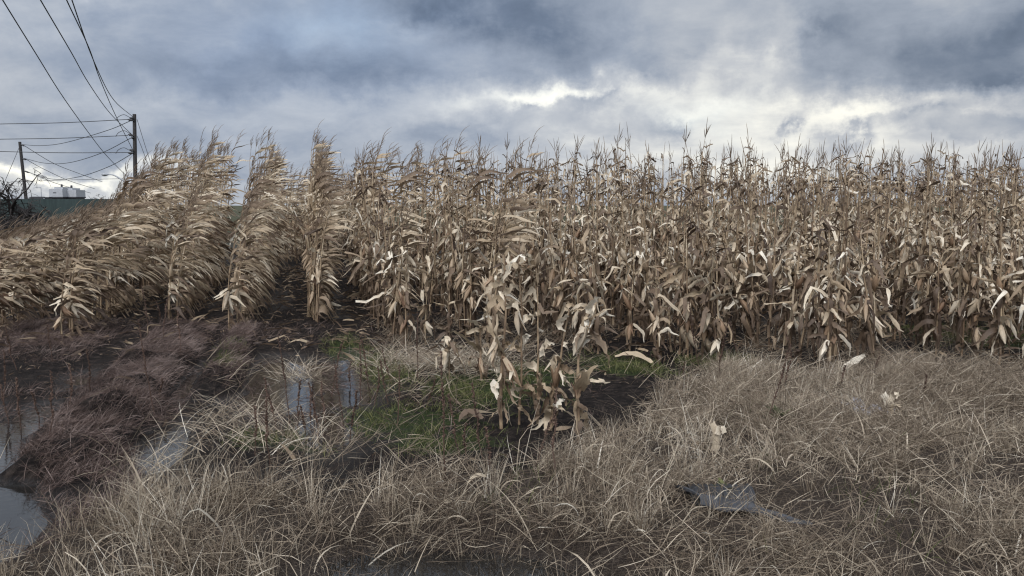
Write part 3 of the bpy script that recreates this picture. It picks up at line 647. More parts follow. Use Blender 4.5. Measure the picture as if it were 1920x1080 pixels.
def size_seen(p): return p[4] / p[3] * (1.0 if 0 <= p[6] <= 1920 else .3) * (1.15 if p[7] else 1)
order = sorted(plants, key=size_seen, reverse=True)
order = [p for p in order if p[0] != 200] + [p for p in order if p[0] == 200]
solo, mass = order[:278], order[278:]
ORD = ['first', 'second', 'third', 'fourth', 'fifth', 'sixth', 'seventh', 'eighth', 'ninth', 'tenth', 'eleventh', 'twelfth', 'thirteenth', 'fourteenth', 'fifteenth', 'sixteenth']
strays = sorted([p for p in solo if p[0] == 99], key=lambda p: p[6])
def describe(p):
    k, c0 = p[0], p[1]
    if k == 99:
        i = strays.index(p); return f'{ORD[i]} stray corn plant from the dark gap along the ragged front edge', 'stray corn plants along the front edge'
    if k < 1:
        o = ORD[-k] if k < 0 else None; row = 'row bordering the dark gap' if k == 0 else f'{ORD[-k]} windblown row out from the dark gap'
        if p[7]: return f'windblown corn plant ending the {row}', f'windblown corn in the {row}'
        return f'leaning corn plant with streaming leaves inside the {row}', f'windblown corn in the {row}'
    row = f'{ORD[min(k - 1, 15)]} dense row from the dark gap' if k < 17 else 'farthest dense rows'
    if p[7]: return f'crumpled corn plant at the near end of the {row}', f'corn in the {row}'
    return f'crumpled corn plant inside the {row}', f'corn in the {row}'
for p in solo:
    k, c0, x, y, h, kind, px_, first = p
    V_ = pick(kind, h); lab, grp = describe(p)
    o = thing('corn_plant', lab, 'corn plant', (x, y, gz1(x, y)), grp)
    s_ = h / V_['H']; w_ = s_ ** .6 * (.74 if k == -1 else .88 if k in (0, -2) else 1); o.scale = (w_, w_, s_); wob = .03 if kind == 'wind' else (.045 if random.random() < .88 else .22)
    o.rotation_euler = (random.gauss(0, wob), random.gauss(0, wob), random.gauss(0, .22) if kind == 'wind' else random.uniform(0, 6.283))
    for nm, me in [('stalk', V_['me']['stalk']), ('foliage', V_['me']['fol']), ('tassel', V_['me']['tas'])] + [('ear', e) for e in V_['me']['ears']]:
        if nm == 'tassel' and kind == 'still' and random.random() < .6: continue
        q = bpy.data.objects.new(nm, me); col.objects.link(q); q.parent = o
# the deep part of the field, which reads as one mass
MG = Geo(); CACHE = {}
for p in mass:
    k, c0, x, y, h, kind, px_, first = p
    V_ = pick(kind, h); s_ = h / V_['H']; a = random.gauss(0, .22) if kind == 'wind' else random.uniform(0, 6.283)
    if id(V_) not in CACHE:
        gg = [(V_['stalk'], 1), (V_['fol'], 0), (V_['tas'], 3)] + [(e, 2) for e in V_['ears']]
        CACHE[id(V_)] = [(g_.merged(), mi) for g_, mi in gg]
    ca, sa = math.cos(a), math.sin(a); z = gz1(x, y); dt = random.gauss(0, .05)
    bare = kind == 'still' and random.random() < .62
    for (V, F, UV, T, M), mi in CACHE[id(V_)]:
        if mi == 3 and bare: continue
        w_ = s_ ** .6 * (.74 if k == -1 else .88 if k in (0, -2) else 1); A, B = V[:, 0] * w_, V[:, 1] * w_
        MG.add(np.stack([A * ca - B * sa + x, A * sa + B * ca + y, V[:, 2] * s_ + z], -1), F, UV, np.clip(T + dt, 0, 1), mi)
tag(MG.build('corn_stand', [LEAF, STALK, HUSK, TASSEL]), 'deep mass of dry corn standing behind the front plants', kind='stuff')

# ------------------------------------------------------------------ the short plants standing out in front, built leaf by leaf
def c8(q): return (860 + q[0] / 4.153, 580 + q[1] / 4.153)
hr = np.random.default_rng(77)
def hero(label, base, stalk, leaves, ears, r0=.011):
    bx, by = c8(base); p0 = on_ground(bx, by, .05); Yd = p0[1]
    p0[2] = gz1(p0[0], p0[1])
    o = thing('corn_plant', label, 'corn plant', tuple(p0), 'short corn plants standing out in front of the stand')
    loc = lambda q, dy=0: at(*c8(q), Yd + dy) - p0
    P = [loc(q) for q in stalk]; P[0][2] = -.05
    n = 4 * len(P) + 4; Q = smooth(P, n); s = np.linspace(0, 1, n); nodes = (np.arange(n) % 5 == 0)
    g_ = Geo(); g_.tube(Q, r0 * (1 - .62 * s) * np.where(nodes, 1.25, 1), 7, np.clip(.55 + hr.normal(0, .08, n) - .25 * nodes, 0, 1)); g_.build('stalk', STALK, o)
    dense = smooth([np.array([*q, 0.]) for q in stalk], 80)[:, :2]
    def attach(q):
        j = int(np.argmin(((dense - np.array(q)) ** 2).sum(1) + 0.0)); return tuple(dense[j])
    for (pts, wd, tint) in leaves:
        if math.dist(attach(pts[0]), pts[0]) > 8: pts = [attach(pts[0])] + list(pts)
        ys = np.cumsum(np.concatenate([[0], hr.normal(-.015, .06, len(pts) - 1)])); LP = smooth([loc(q, d) for q, d in zip(pts, ys)], 13)
        ss = np.linspace(0, 1, 13); LP += hr.normal(0, .005, LP.shape); LP[:, 2] = np.maximum(LP[:, 2], .012)
        T = np.gradient(LP, axis=0); side = np.cross(T, np.array([0, 1., .15])); ph = hr.normal(0, .5) + hr.normal(0, 1.6) * (ss - .3) + np.cumsum(hr.normal(0, .18, 13))
        side /= np.linalg.norm(side, axis=1, keepdims=True) + 1e-9; oth = np.cross(T, side); oth /= np.linalg.norm(oth, axis=1, keepdims=True) + 1e-9
        g_ = Geo(); strip(g_, LP, wd * np.minimum(1, .5 + 2.6 * ss) * (1 - ss ** 3 * .85), side * np.cos(ph)[:, None] + oth * np.sin(ph)[:, None], hr.uniform(.15, .5), np.clip(tint + .08 * (ss - .5) + hr.normal(0, .03, 13), 0, 1), 0, .28, hr)
        g_.build('leaf', LEAF, o)
    for _ in range(9):                                             # torn leaf ends and shreds along the stalk
        f = hr.uniform(.12, .98); i = int(f * (n - 1)); g_ = Geo()
        (hanging_leaf if f < .4 and hr.random() < .5 else crumpled_leaf)(g_, hr, Q[i], f, hr.uniform(.12, .32), hr.uniform(.022, .042)); g_.build('leaf', LEAF, o)
    for (a, b_, R, tint, fl) in ears:
        A, B = loc(a, -.03), loc(b_, -.06 + hr.normal(0, .02)); g_ = Geo(); R *= .72; C_ = loc(attach(a)); g_.tube(smooth([C_, C_ * .4 + A * .6 + np.array([0, 0, .012]), A + (B - A) * .08], 6), .0065, 5, tint * .8); ear_shape(g_, hr, A, B - A, np.linalg.norm(B - A) * 1.08, R, 0, tint, 0); e = g_.build('ear', HUSK, o)
        for f in range(fl + 2):
            g_ = Geo(); d = unit(B - A); oo = unit(np.cross(d, hr.normal(0, 1, 3))); q = np.linspace(0, 1, 7); L = np.linalg.norm(B - A) * hr.uniform(.7, 1.15)
            strip(g_, A + d * (q * L * .9)[:, None] + oo * (R * .85 + q ** 1.6 * hr.uniform(.02, .06))[:, None], R * 1.7 * np.minimum(1, .6 + 2 * q) * (1 - q ** 2.4 * .95), np.repeat(unit(np.cross(d, oo))[None], 7, 0), .4, np.clip(tint + hr.normal(.05, .12), 0, 1), 0, .12, hr)
            g_.build('husk_leaf', HUSK, e)
    return o
hero('tall pale corn plant with a thick ragged top, tallest of the front clump', (335, 920), [(335, 920), (325, 750), (330, 600), (338, 400), (345, 300), (360, 150), (368, 0), (355, -200), (358, -430)],
     [([(325, 600), (268, 585), (295, 660), (325, 730)], .05, .85), ([(335, 745), (270, 810), (222, 895)], .045, .45), ([(345, 740), (362, 800), (380, 880)], .03, .35), ([(360, 560), (390, 660), (450, 750)], .03, .4),
      ([(330, 330), (300, 200), (305, 30)], .06, .55), ([(340, 320), (270, 190), (230, 70), (190, -10)], .05, .6), ([(345, 300), (385, 265), (400, 255)], .04, .5), ([(366, 0), (300, -90), (230, 10), (200, 60)], .04, .6),
      ([(355, -150), (335, -260), (328, -370), (305, -420)], .042, .85), ([(357, -260), (410, -370), (480, -430), (520, -380)], .04, .95), ([(356, -230), (390, -330), (385, -440)], .035, .9), ([(352, -200), (260, -190), (200, -110)], .045, .6), ([(358, -120), (430, -190), (500, -120)], .04, .75),
      ([(368, -20), (430, -60), (470, 20)], .05, .75), ([(335, 520), (400, 480), (395, 555)], .05, .9), ([(330, 480), (290, 460), (310, 530)], .04, .85)],
     [((300, 215), (262, 435), .033, .72, 2), ((355, 380), (478, 590), .034, .45, 1)], .014)
hero('slender corn plant with one broad husk drooping at mid height, next to the tallest', (470, 890), [(470, 890), (475, 720), (488, 600), (490, 400), (490, 200), (492, 0), (475, -200), (470, -420), (480, -580)],
     [([(490, 330), (440, 272), (385, 335)], .05, .6), ([(490, 310), (520, 215), (538, 205), (520, 260)], .045, .9), ([(490, 130), (545, 60), (582, 45), (575, 115)], .05, .85), ([(475, 620), (432, 600), (418, 655), (470, 690)], .05, .8),
      ([(480, 640), (560, 650), (640, 690), (690, 745)], .045, .4), ([(482, 610), (540, 605), (610, 660)], .04, .55), ([(480, 760), (540, 830), (590, 910)], .04, .35), ([(488, -60), (560, -150), (600, -60), (640, 10)], .05, .65), ([(472, -300), (420, -380), (400, -280)], .045, .7), ([(475, -360), (540, -420), (560, -340)], .04, .8)],
     [((455, 15), (468, 185), .032, .8, 1)], .010)
hero('thin corn plant with brown swollen lower sheaths, third from the tall pale one', (615, 885), [(615, 885), (622, 700), (615, 500), (620, 360), (616, 150), (618, 0), (612, -170)],
     [([(622, 365), (655, 310), (690, 270), (742, 272)], .05, .8), ([(610, 480), (570, 432), (500, 440), (468, 465)], .055, .7), ([(640, 590), (710, 620), (760, 700), (800, 800)], .04, .5), ([(618, 700), (600, 790), (615, 870)], .05, .3), ([(622, 640), (640, 600), (630, 520)], .045, .4), ([(618, 60), (640, -10), (655, 0)], .03, .7)],
     [((622, 700), (628, 590), .024, .35, 0)], .010)
hero('bent corn plant with a dark husk, a pale tuft and a forked top', (715, 935), [(715, 935), (730, 700), (745, 560), (788, 420), (812, 250), (850, 60), (862, 0)],
     [([(850, 60), (800, 85), (785, 130), (832, 175)], .06, .9), ([(858, 10), (905, 8), (990, -12)], .018, .6), ([(780, 440), (850, 470), (915, 515)], .05, .45), ([(735, 600), (830, 680), (885, 730), (920, 780)], .045, .5), ([(730, 745), (692, 770), (690, 860), (660, 975)], .055, .75),
      ([(745, 745), (750, 850), (700, 955)], .06, .3), ([(750, 745), (790, 715), (825, 705)], .035, .95), ([(775, 765), (830, 790), (905, 835)], .035, .6), ([(740, 470), (735, 380), (760, 400)], .05, .6), ([(745, 470), (715, 430), (740, 440)], .05, 1.0), ([(700, 830), (640, 890), (560, 970)], .035, .7), ([(815, 260), (840, 290), (850, 340)], .025, .9)],
     [((752, 600), (782, 430), .030, .34, 2)], .012)
hero('corn plant with one erect husk split wide open, nearest to the grass bank', (935, 1045), [(935, 1045), (930, 800), (922, 650), (930, 500), (938, 350), (1000, 180), (1040, 55)],
     [([(1038, 60), (1010, 100), (1008, 190)], .055, .95), ([(1040, 58), (1120, 20), (1200, -8)], .016, .6), ([(1000, 205), (945, 270), (920, 330), (945, 350)], .06, .95), ([(1010, 190), (1090, 250), (1145, 340), (1178, 450)], .05, .45), ([(915, 665), (870, 580), (812, 508)], .06, .7),
      ([(955, 600), (1000, 520), (1080, 448)], .085, .5), ([(1000, 545), (1090, 545), (1178, 578)], .05, .75), ([(930, 780), (975, 830), (1000, 900), (1038, 990)], .05, .6), ([(1038, 55), (1010, -20), (1080, -90), (1100, -80)], .04, .95), ([(925, 560), (960, 490), (1000, 480)], .04, .6)],
     [((985, 140), (900, 345), .045, .75, 0), ((922, 690), (948, 520), .028, .28, 2)], .013)
hero('stubby brown corn plant with a long broken leaf reaching towards the dark gap', (180, 555), [(180, 555), (172, 400), (170, 250), (165, 140)],
     [([(140, 300), (90, 245), (0, 190), (-60, 170)], .06, .55), ([(168, 140), (140, 110), (60, 75), (-15, 85)], .045, .75), ([(180, 480), (215, 530), (240, 540)], .04, .35), ([(172, 340), (140, 220), (125, 160)], .04, .5), ([(172, 420), (200, 480), (225, 545)], .04, .3), ([(168, 180), (200, 130), (180, 200)], .05, .45)],
     [((168, 380), (180, 520), .026, .35, 1)], .014)
hero('small corn plant crowned by one folded bright leaf, beside the stubby brown one', (-70, 545), [(-70, 545), (-75, 430), (-80, 350), (-78, 260)],
     [([(-78, 340), (-40, 280), (20, 290), (60, 330)], .04, .75), ([(-76, 300), (-110, 340), (-120, 440)], .05, .6), ([(-75, 420), (-40, 470), (-10, 540)], .04, .35), ([(-78, 270), (-90, 220), (-130, 250)], .045, .85)],
     [((-85, 330), (-112, 470), .036, .92, 1)], .010)

# corn stumps and broken pieces among the dry grass
def stump(label, px_, py_, pieces):
    p0 = on_ground(px_, py_, .05); p0[2] = gz1(p0[0], p0[1]); o = thing('corn_stump', label, 'corn stump', tuple(p0)); Yd = p0[1]
    for i, (pts, wd, tint) in enumerate(pieces):
        LP = smooth([at(*q, Yd - .02 * i) - p0 for q in pts], 9); ss = np.linspace(0, 1, 9); g_ = Geo()
        if i == 0: g_.tube(LP, .012 * np.ones(9), 6, .6); g_.build('stalk', STALK, o)
        else: strip(g_, LP, wd * (1 - .3 * ss), np.repeat(np.array([[1., .2, 0.1]]), 9, 0), .5, np.full(9, tint), 0, .15, hr); g_.build('leaf', LEAF, o)
stump('pale broken corn stump wrapped in a torn sheath amid dry grass', 1340, 856, [([(1340, 862), (1340, 800)], 0, 0), ([(1342, 850), (1345, 815), (1336, 793)], .06, .7), ([(1345, 815), (1352, 800), (1358, 812)], .04, .75)])
stump('thin cut corn stub standing beside the torn pale stump', 1306, 856, [([(1306, 862), (1307, 828)], 0, 0), ([(1300, 858), (1299, 832)], .03, .75)])
stump('tall pale corn stump with a flat folded top next to white scraps', 1668, 788, [([(1668, 796), (1668, 745)], 0, 0), ([(1670, 780), (1665, 750), (1658, 738)], .065, .85), ([(1672, 765), (1676, 742), (1683, 745)], .06, .75)])
stump('square cut corn stump leaning against the tall folded one', 1687, 800, [([(1688, 806), (1688, 770)], 0, 0), ([(1676, 790), (1674, 765), (1690, 762)], .055, .75), ([(1688, 800), (1687, 772)], .03, .85)])
def fallen(label, pts, wd, tint):
    P = [on_ground(*q, .09) for q in pts]; c = P[0].copy(); g_ = Geo(); LP = smooth(P, 11); LP[:, 2] = gz(LP[:, 0], LP[:, 1]) + .04 + .05 * np.sin(np.linspace(0, 2.6, 11)); ss = np.linspace(0, 1, 11)
    strip(g_, LP - c, wd * np.minimum(1, .4 + 3 * ss) * (1 - .6 * ss ** 3), np.repeat(np.array([[.3, 1, .35]]), 11, 0), .4, np.full(11, tint), 0, .15, hr)
    o = g_.build('fallen_leaf', LEAF); o.location = tuple(c); tag(o, label, 'corn leaf')
fallen('long pale corn leaf lying flat on the mud behind the front plants', [(1153, 670), (1190, 673), (1222, 684)], .08, .7)
fallen('upturned pale corn leaf lying on the grass bank below the stand', [(1580, 696), (1600, 688), (1622, 672)], .07, .85)
fallen('brown curled corn leaf on wet mud beside the foremost plants', [(862, 788), (880, 782), (904, 790)], .07, .3)
fallen('narrow pale leaf lying across dry grass beside the pipe', [(872, 936), (890, 925), (912, 918)], .025, .8)
fallen('brown leaf lying on mud near the row bordering the dark gap', [(640, 570), (622, 572), (606, 580)], .07, .7)

# ------------------------------------------------------------------ dried dock stalks
def dock_variant(seed):
    r = np.random.default_rng(seed); s1, s2 = Geo(), Geo(); n = 9; H = r.uniform(.32, .62); z = np.linspace(-.03, H, n)
    P = np.stack([np.cumsum(r.normal(0, .006, n)) + r.normal(0, .06) * z, np.cumsum(r.normal(0, .006, n)), z], -1); s1.tube(P, np.linspace(.0045, .002, n), 5, .4)
    for i in range(70):
        f = r.uniform(.35, 1.0); p = np.array([np.interp(f * H, z, P[:, j]) for j in range(3)]); a = r.uniform(0, 6.28); l = r.uniform(.010, .024) * (1.3 - .6 * f); th = r.uniform(.3, 1.1)
        d = np.array([math.sin(a) * math.sin(th), math.cos(a) * math.sin(th), math.cos(th)])
        s2.tube(np.array([p, p + d * l * .5, p + d * l]), np.array([.002, .0055, .001]), 4, np.clip(r.normal(.5, .25), 0, 1))
    return s1.mesh('stem', DOCK), s2.mesh('seed_spike', DOCK), H
DV = [dock_variant(500 + i) for i in range(6)]
dock_spots = [(95, 860), (18, 790), (40, 800), (72, 800), (128, 780), (168, 770), (8, 760), (295, 790), (300, 760), (560, 810), (575, 820), (587, 810), (600, 825), (540, 790), (520, 810), (690, 740), (700, 760), (676, 770), (735, 725), (742, 800), (728, 760), (625, 740), (660, 720),
              (480, 860), (505, 880), (645, 800), (655, 830), (860, 860), (878, 880), (925, 940), (910, 900), (785, 720), (800, 770), (1010, 905), (1290, 740), (1310, 700), (1345, 730), (1390, 690), (1460, 760), (1570, 760), (1720, 770), (1795, 650), (1830, 660), (1435, 820), (340, 690), (310, 660), (300, 620), (280, 640), (1040, 930), (835, 930), (610, 790), (590, 780), (1640, 730), (1490, 700), (30, 700), (100, 690)]
for i, (x, y) in enumerate(dock_spots):
    p = on_ground(x, y, .02); p[2] = gz1(p[0], p[1]); st, sd, H = DV[i % 6]; py_ = y; gn = float(grassness(np.array([p[0]]), np.array([p[1]]))[0])
    zone = 'standing in the flooded furrow' if p[0] + K * p[1] < -1.6 else ('rising from the dry grass bank' if gn > .5 else ('on the green wet ground before the corn' if p[0] > -2.0 else 'beside the matted weed mounds'))
    o = thing('dock_stalk', f'dried red brown dock stalk {zone}', 'weed', tuple(p), f'dock stalks {zone}')
    o.rotation_euler = (random.gauss(0, .12), random.gauss(0, .12), random.uniform(0, 6.28)); o.scale = (1, 1, random.uniform(.6, 1.25))
    for nm, me in (('stem', st), ('seed_spike', sd)):
        q = bpy.data.objects.new(nm, me); col.objects.link(q); q.parent = o

# ------------------------------------------------------------------ pipe end, grey slab, white scraps
def flat_mat(name, c, rough=.6, var=.35, scale=12, bump=.3):
    m, t, b = material(name); ob = t.new('ShaderNodeTexCoord').outputs['Object']; n_ = t.noise(ob, scale, 5, .6)
    lo, hi_ = tuple(v_ * (1 - var) for v_ in c), tuple(min(1, v_ * (1 + var)) for v_ in c)
    t.l.new(t.ramp(n_, [(.3, lo), (.7, hi_)]), b.inputs['Base Color']); b.inputs['Roughness'].default_value = rough
    bp = t.new('ShaderNodeBump'); bp.inputs['Strength'].default_value = bump; bp.inputs['Distance'].default_value = .01; t.l.new(n_, bp.inputs['Height']); t.l.new(bp.outputs[0], b.inputs['Normal'])
    return m
PIPEM = flat_mat('dark_ribbed_plastic', (.018, .019, .023), .5)
SLABM = flat_mat('weathered_grey_sheet', (.035, .037, .043), .7, .6, 14)
SCRAPM = flat_mat('white_plastic', (.40, .42, .50), .5, .3, 20)
TINM = flat_mat('galvanised', (.30, .31, .33), .45, .15)
g_ = Geo(); n = 44; s = np.linspace(0, 1, n); zc = gz1(PIPE[0], PIPE[1])
PP = np.stack([-.17 + .34 * s, .05 - .05 * s, -.02 + 0 * s], -1); g_.tube(PP, np.where(np.arange(n) % 4 < 2, .098, .086), 22, .5)
g_.tube(np.stack([-.17 + .338 * s, .05 - .05 * s, -.02 + 0 * s], -1)[::-1], .078 * np.ones(n), 22, .2)
o = g_.build('drain_pipe', PIPEM); o.location = (PIPE[0], PIPE[1], zc); o.rotation_euler = (0, 0, .15); tag(o, 'dark corrugated drain pipe end half buried in dry grass', 'pipe')
u_, v_ = np.meshgrid(np.linspace(0, 1, 22), np.linspace(0, 1, 14), indexing='ij')
sx, sy = -.16 + .52 * u_ - .10 * v_ + .03 * np.sin(v_ * 7), -.17 - .13 * u_ + .17 * v_ * (1 - .4 * u_) - .03 * np.sin(u_ * 8)
sz = .015 + .05 * (1 - u_) + .05 * (fbm(u_ * 5, v_ * 4, 3) - .5) + .035 * np.sin(v_ * 3.1) - .04 * u_
g_ = Geo(); g_.grid(np.stack([sx, sy, sz], -1), np.stack([u_, v_], -1), .5); g_.grid(np.stack([sx, sy, sz - .006], -1)[::-1], np.stack([u_, v_], -1), .5)
o = g_.build('plastic_sheet', SLABM); o.location = (PIPE[0], PIPE[1], zc); tag(o, 'crumpled pale grey plastic sheet lying against the drain pipe', 'plastic sheet')
for (x, y, w_, lab) in [(1632, 776, .13, 'larger white plastic scrap caught in the grass by the folded stump'), (1600, 766, .07, 'smaller white plastic scrap caught in the grass uphill of the larger one')]:
    p = on_ground(x, y, .1); u_, v_ = np.meshgrid(np.linspace(-1, 1, 14), np.linspace(-1, 1, 10), indexing='ij')
    z = .16 * (fbm(u_ * 2.6 + x, v_ * 2.6, 4) - .35); g_ = Geo(); g_.grid(np.stack([u_ * w_, v_ * w_ * .6 + .03 * np.sin(u_ * 5), z], -1), np.stack([u_, v_], -1), .5)
    g_.grid(np.stack([u_ * w_, v_ * w_ * .6 + .03 * np.sin(u_ * 5), z - .003], -1)[::-1], np.stack([u_, v_], -1), .5)
    o = g_.build('plastic_scrap', SCRAPM); o.location = (p[0], p[1], gz1(p[0], p[1]) + .02); tag(o, lab, 'plastic scrap')

# low green weeds in the bank
def rosette(label, x, y, n_, L):
    p = on_ground(x, y, .08); p[2] = gz1(p[0], p[1]); g_ = Geo()
    for i in range(n_):
        a = hr.uniform(0, 6.28); th = hr.uniform(.4, 1.2); q = np.linspace(0, 1, 6); l = L * hr.uniform(.6, 1.1)
        P = np.stack([np.sin(a) * math.sin(th) * l * q, np.cos(a) * math.sin(th) * l * q, .05 + l * (math.cos(th) * q - .25 * q ** 2)], -1); P[0, 2] = 0
        strip(g_, P, .03 * np.sin(np.clip(q, .05, .97) * 3.14), np.repeat(np.array([[math.cos(a), -math.sin(a), .1]]), 6, 0), .3, np.clip(hr.normal(.35, .15), 0, 1), 0, .1, hr)
    o = g_.build('green_weed', GREEN); o.location = tuple(p); tag(o, label, 'weed')
rosette('dark green broad leaved weed in the bank below the upturned leaf', 1462, 800, 16, .16)
rosette('small green weed right behind the drain pipe', 1358, 936, 9, .09)

# ------------------------------------------------------------------ poles, wires, lamp
WOOD = flat_mat('tarred_pole_wood', (.030, .026, .025), .8, .4, 6)
WIREM = flat_mat('dark_cable', (.03, .03, .033), .6, .2)
Y1, Y2 = 62.0, 92.0
def pole(label, top, foot, Yd, r, hw):
    tp, ft = at(*top, Yd), at(*foot, Yd); k_ = tp[2] / (tp[2] - ft[2]); gp = tp + (ft - tp) * k_
    gp[2] = 0; o = thing('utility_pole', label, 'utility pole', tuple(gp)); n = 12; s = np.linspace(0, 1, n); P = (tp - gp)[None] * s[:, None]
    P[0, 2] = -.3; g_ = Geo(); R = r * (1 - .22 * s); g_.tube(P, R, 12, .5)
    a = np.arange(12) * math.pi / 6; g_.cap(P[-1] + R[-1] * np.stack([np.cos(a), np.sin(a), 0 * a], -1)); g_.build('pole', WOOD, o)
    for (x0, y0, x1, y1) in hw:
        A, B = at(x0, y0, Yd - .2) - gp, at(x1, y1, Yd - .2) - gp; q = np.linspace(0, 1, 7); g_ = Geo()
        g_.tube(A + (B - A) * q[:, None], np.array([.03, .05, .10, .06, .10, .06, .03]), 8, .5); g_.build('insulator', WIREM, o)
    return o
pole('tall dark wooden power pole standing behind the windblown corn', (252, 214), (254, 352), Y1, .17, [(251, 222, 243, 221), (251, 226, 239, 224), (251, 255, 240, 252), (251, 258, 246, 259), (251, 284, 243, 280), (251, 287, 240, 287)])
pole('smaller leaning dark power pole by the bare tree', (37, 266), (50, 384), Y2, .20, [(39, 271, 46, 274), (42, 297, 49, 300), (45, 320, 54, 324)])
def wire(label, pts, r=.028, group='overhead power lines'):
    """pts: bearing x, height y in the photo, and the distance at which the cable passes"""
    P = smooth([at(x, y, Yd) for x, y, Yd in pts], 26); c = P[0].copy(); g_ = Geo(); g_.tube(P - c, r, 5, .5)
    o = g_.build('power_line', WIREM); o.location = tuple(c); tag(o, label, 'power line', group)
NEAR = 27.0
wire('topmost of the four steep wires coming down to the tall pole', [(127, -30, NEAR - 1), (135, 0, NEAR), (177, 117, 36), (213, 187, 48), (249, 219, Y1)], .022)
wire('steep wire crossing the topmost one and ending at the lowest insulator of the tall pole', [(114, -30, NEAR - 1), (125, 0, NEAR), (167, 90, 33), (187, 147, 40), (217, 217, 51), (249, 281, Y1)], .022)
wire('steep wire ending at the middle insulator of the tall pole', [(60, -30, NEAR - 1), (76, 0, NEAR), (133, 97, 34), (167, 157, 42), (207, 213, 52), (248, 253, Y1)], .022)
wire('lowest steep wire passing below the tall pole and vanishing behind the corn', [(-12, -30, NEAR - 1), (5, 0, NEAR), (67, 100, 33), (117, 180, 41), (167, 250, 51), (200, 292, 58), (240, 333, 66)], .022)
wire('highest level wire running from the tall pole to the picture edge', [(-60, 234, 58), (0, 232.5, 59), (120, 230, 60), (240, 224, Y1 - .2)])
wire('middle level wire running from the tall pole to the picture edge', [(-60, 262, 58), (0, 261, 59), (120, 259, 60), (240, 254, Y1 - .2)])
wire('lowest level wire running from the tall pole to the picture edge', [(-60, 281, 58), (0, 284, 59), (120, 286.5, 60), (242, 286, Y1 - .2)])
wire('highest sagging wire slung between the two poles', [(246, 226, Y1), (200, 245, 68), (120, 268, 78), (75, 273, 86), (42, 271, Y2)])
wire('middle sagging wire slung between the two poles', [(247, 258, Y1), (190, 287, 69), (130, 305, 77), (85, 306, 84), (46, 297, Y2)])
wire('lowest sagging wire slung between the two poles', [(248, 288, Y1), (205, 312, 68), (150, 331, 76), (100, 336, 83), (49, 322, Y2)])
wire('highest far wire falling away from the leaning pole', [(42, 271, Y2), (100, 306, 105), (150, 326, 118), (192, 341, 135)], .035)
wire('middle far wire falling away from the leaning pole', [(46, 297, Y2), (80, 316, 104), (130, 339, 118), (178, 354, 135)], .035)
wire('lowest far wire falling away from the leaning pole', [(50, 321, Y2), (80, 334, 104), (112, 346, 118), (170, 362, 135)], .035)
wire('long thin level wire far off above the white units', [(20, 341, 140), (110, 338, 140), (230, 335, 140)], .04)
for (y, t_) in ((224, 'top'), (254, 'middle'), (286, 'lowest')):
    wire(f'short looped jumper cable at the {t_} insulator of the tall pole', [(217, y + 2, Y1 - .4), (222, y - 5, Y1 - .4), (232, y - 9, Y1 - .4), (241, y - 5, Y1 - .3), (248, y - 1, Y1 - .2)], .022, 'jumper loops on the tall pole')
wire('thin stay cable falling from the top of the tall pole into the corn', [(257, 224, Y1), (265, 250, Y1 - 1), (275, 282, Y1 - 3), (300, 360, Y1 - 6)], .022)
wire('second thin stay cable falling from the middle of the tall pole into the corn', [(257, 255, Y1), (267, 280, Y1 - 1), (285, 330, Y1 - 3)], .022)
wire('thin stay cable on the leaning pole beside the bare tree', [(37, 274, Y2), (25, 303, Y2 - 1), (5, 350, Y2 - 3)], .03)
# street lamp behind the corn
YL = 55.0; gp = at(247, 385, YL); gp[2] = 0
o = thing('street_lamp', 'curved arm street lamp rising behind the windblown corn', 'street lamp', tuple(gp)); g_ = Geo()
g_.tube(smooth([np.array([0, 0, -.2]), np.array([0, 0, 2.4]), at(238, 345, YL) - gp, at(222, 333, YL) - gp, at(212, 328, YL) - gp, at(203, 327, YL) - gp], 22), np.linspace(.08, .035, 22), 8, .5); g_.build('pole', TINM, o)
g_ = Geo(); q = np.linspace(0, 1, 8); A, B = at(204, 327, YL) - gp, at(190, 327.5, YL) - gp; g_.tube(A + (B - A) * q[:, None], np.array([.03, .06, .09, .11, .12, .11, .08, .02]), 10, .5, ell=1.5); g_.build('lamp_head', TINM, o)

# ------------------------------------------------------------------ fence, white units, bare trees at the field's edge
FENCEM, t, b = material('green_fence_screen')
ob = t.new('ShaderNodeTexCoord').outputs['Object']; n_ = t.noise(t.mapping(ob, sc=(3, 3, .5)), 2.0, 5, .6)
t.l.new(t.ramp(n_, [(.3, (.010, .020, .020)), (.7, (.026, .045, .042))]), b.inputs['Base Color']); b.inputs['Roughness'].default_value = .8
YF = 46.0; xa, xb = at(-300, 372, YF)[0], at(310, 372, YF)[0]; zt = at(100, 373, YF)[2]
o = thing('screen_fence', 'dark green screened fence running along the far edge of the field', 'fence', (xa, YF, 0)); g_ = Geo(); nseg = 60
xs = np.linspace(0, xb - xa, nseg); zz_ = np.linspace(0, zt, 5); FX, FZ = np.meshgrid(xs, zz_, indexing='ij'); fy = .04 * np.sin(FX * 2.2) * np.sin(FZ * 1.5)
g_.grid(np.stack([FX, fy, FZ], -1), np.stack([FX, FZ], -1), .5); g_.build('screen', FENCEM, o)
for x in np.arange(0.0, xb - xa, 3.0):
    g_ = Geo(); g_.tube(np.array([[x, .1, -.1], [x, .1, zt * .6], [x, .1, zt + .05]]), .035, 8, .5); g_.build('fence_post', TINM, o)
WHITEM = flat_mat('pale_cladding', (.36, .37, .39), .6, .12, 1.5, .1); DARKM = flat_mat('dark_trim', (.03, .03, .035), .6)
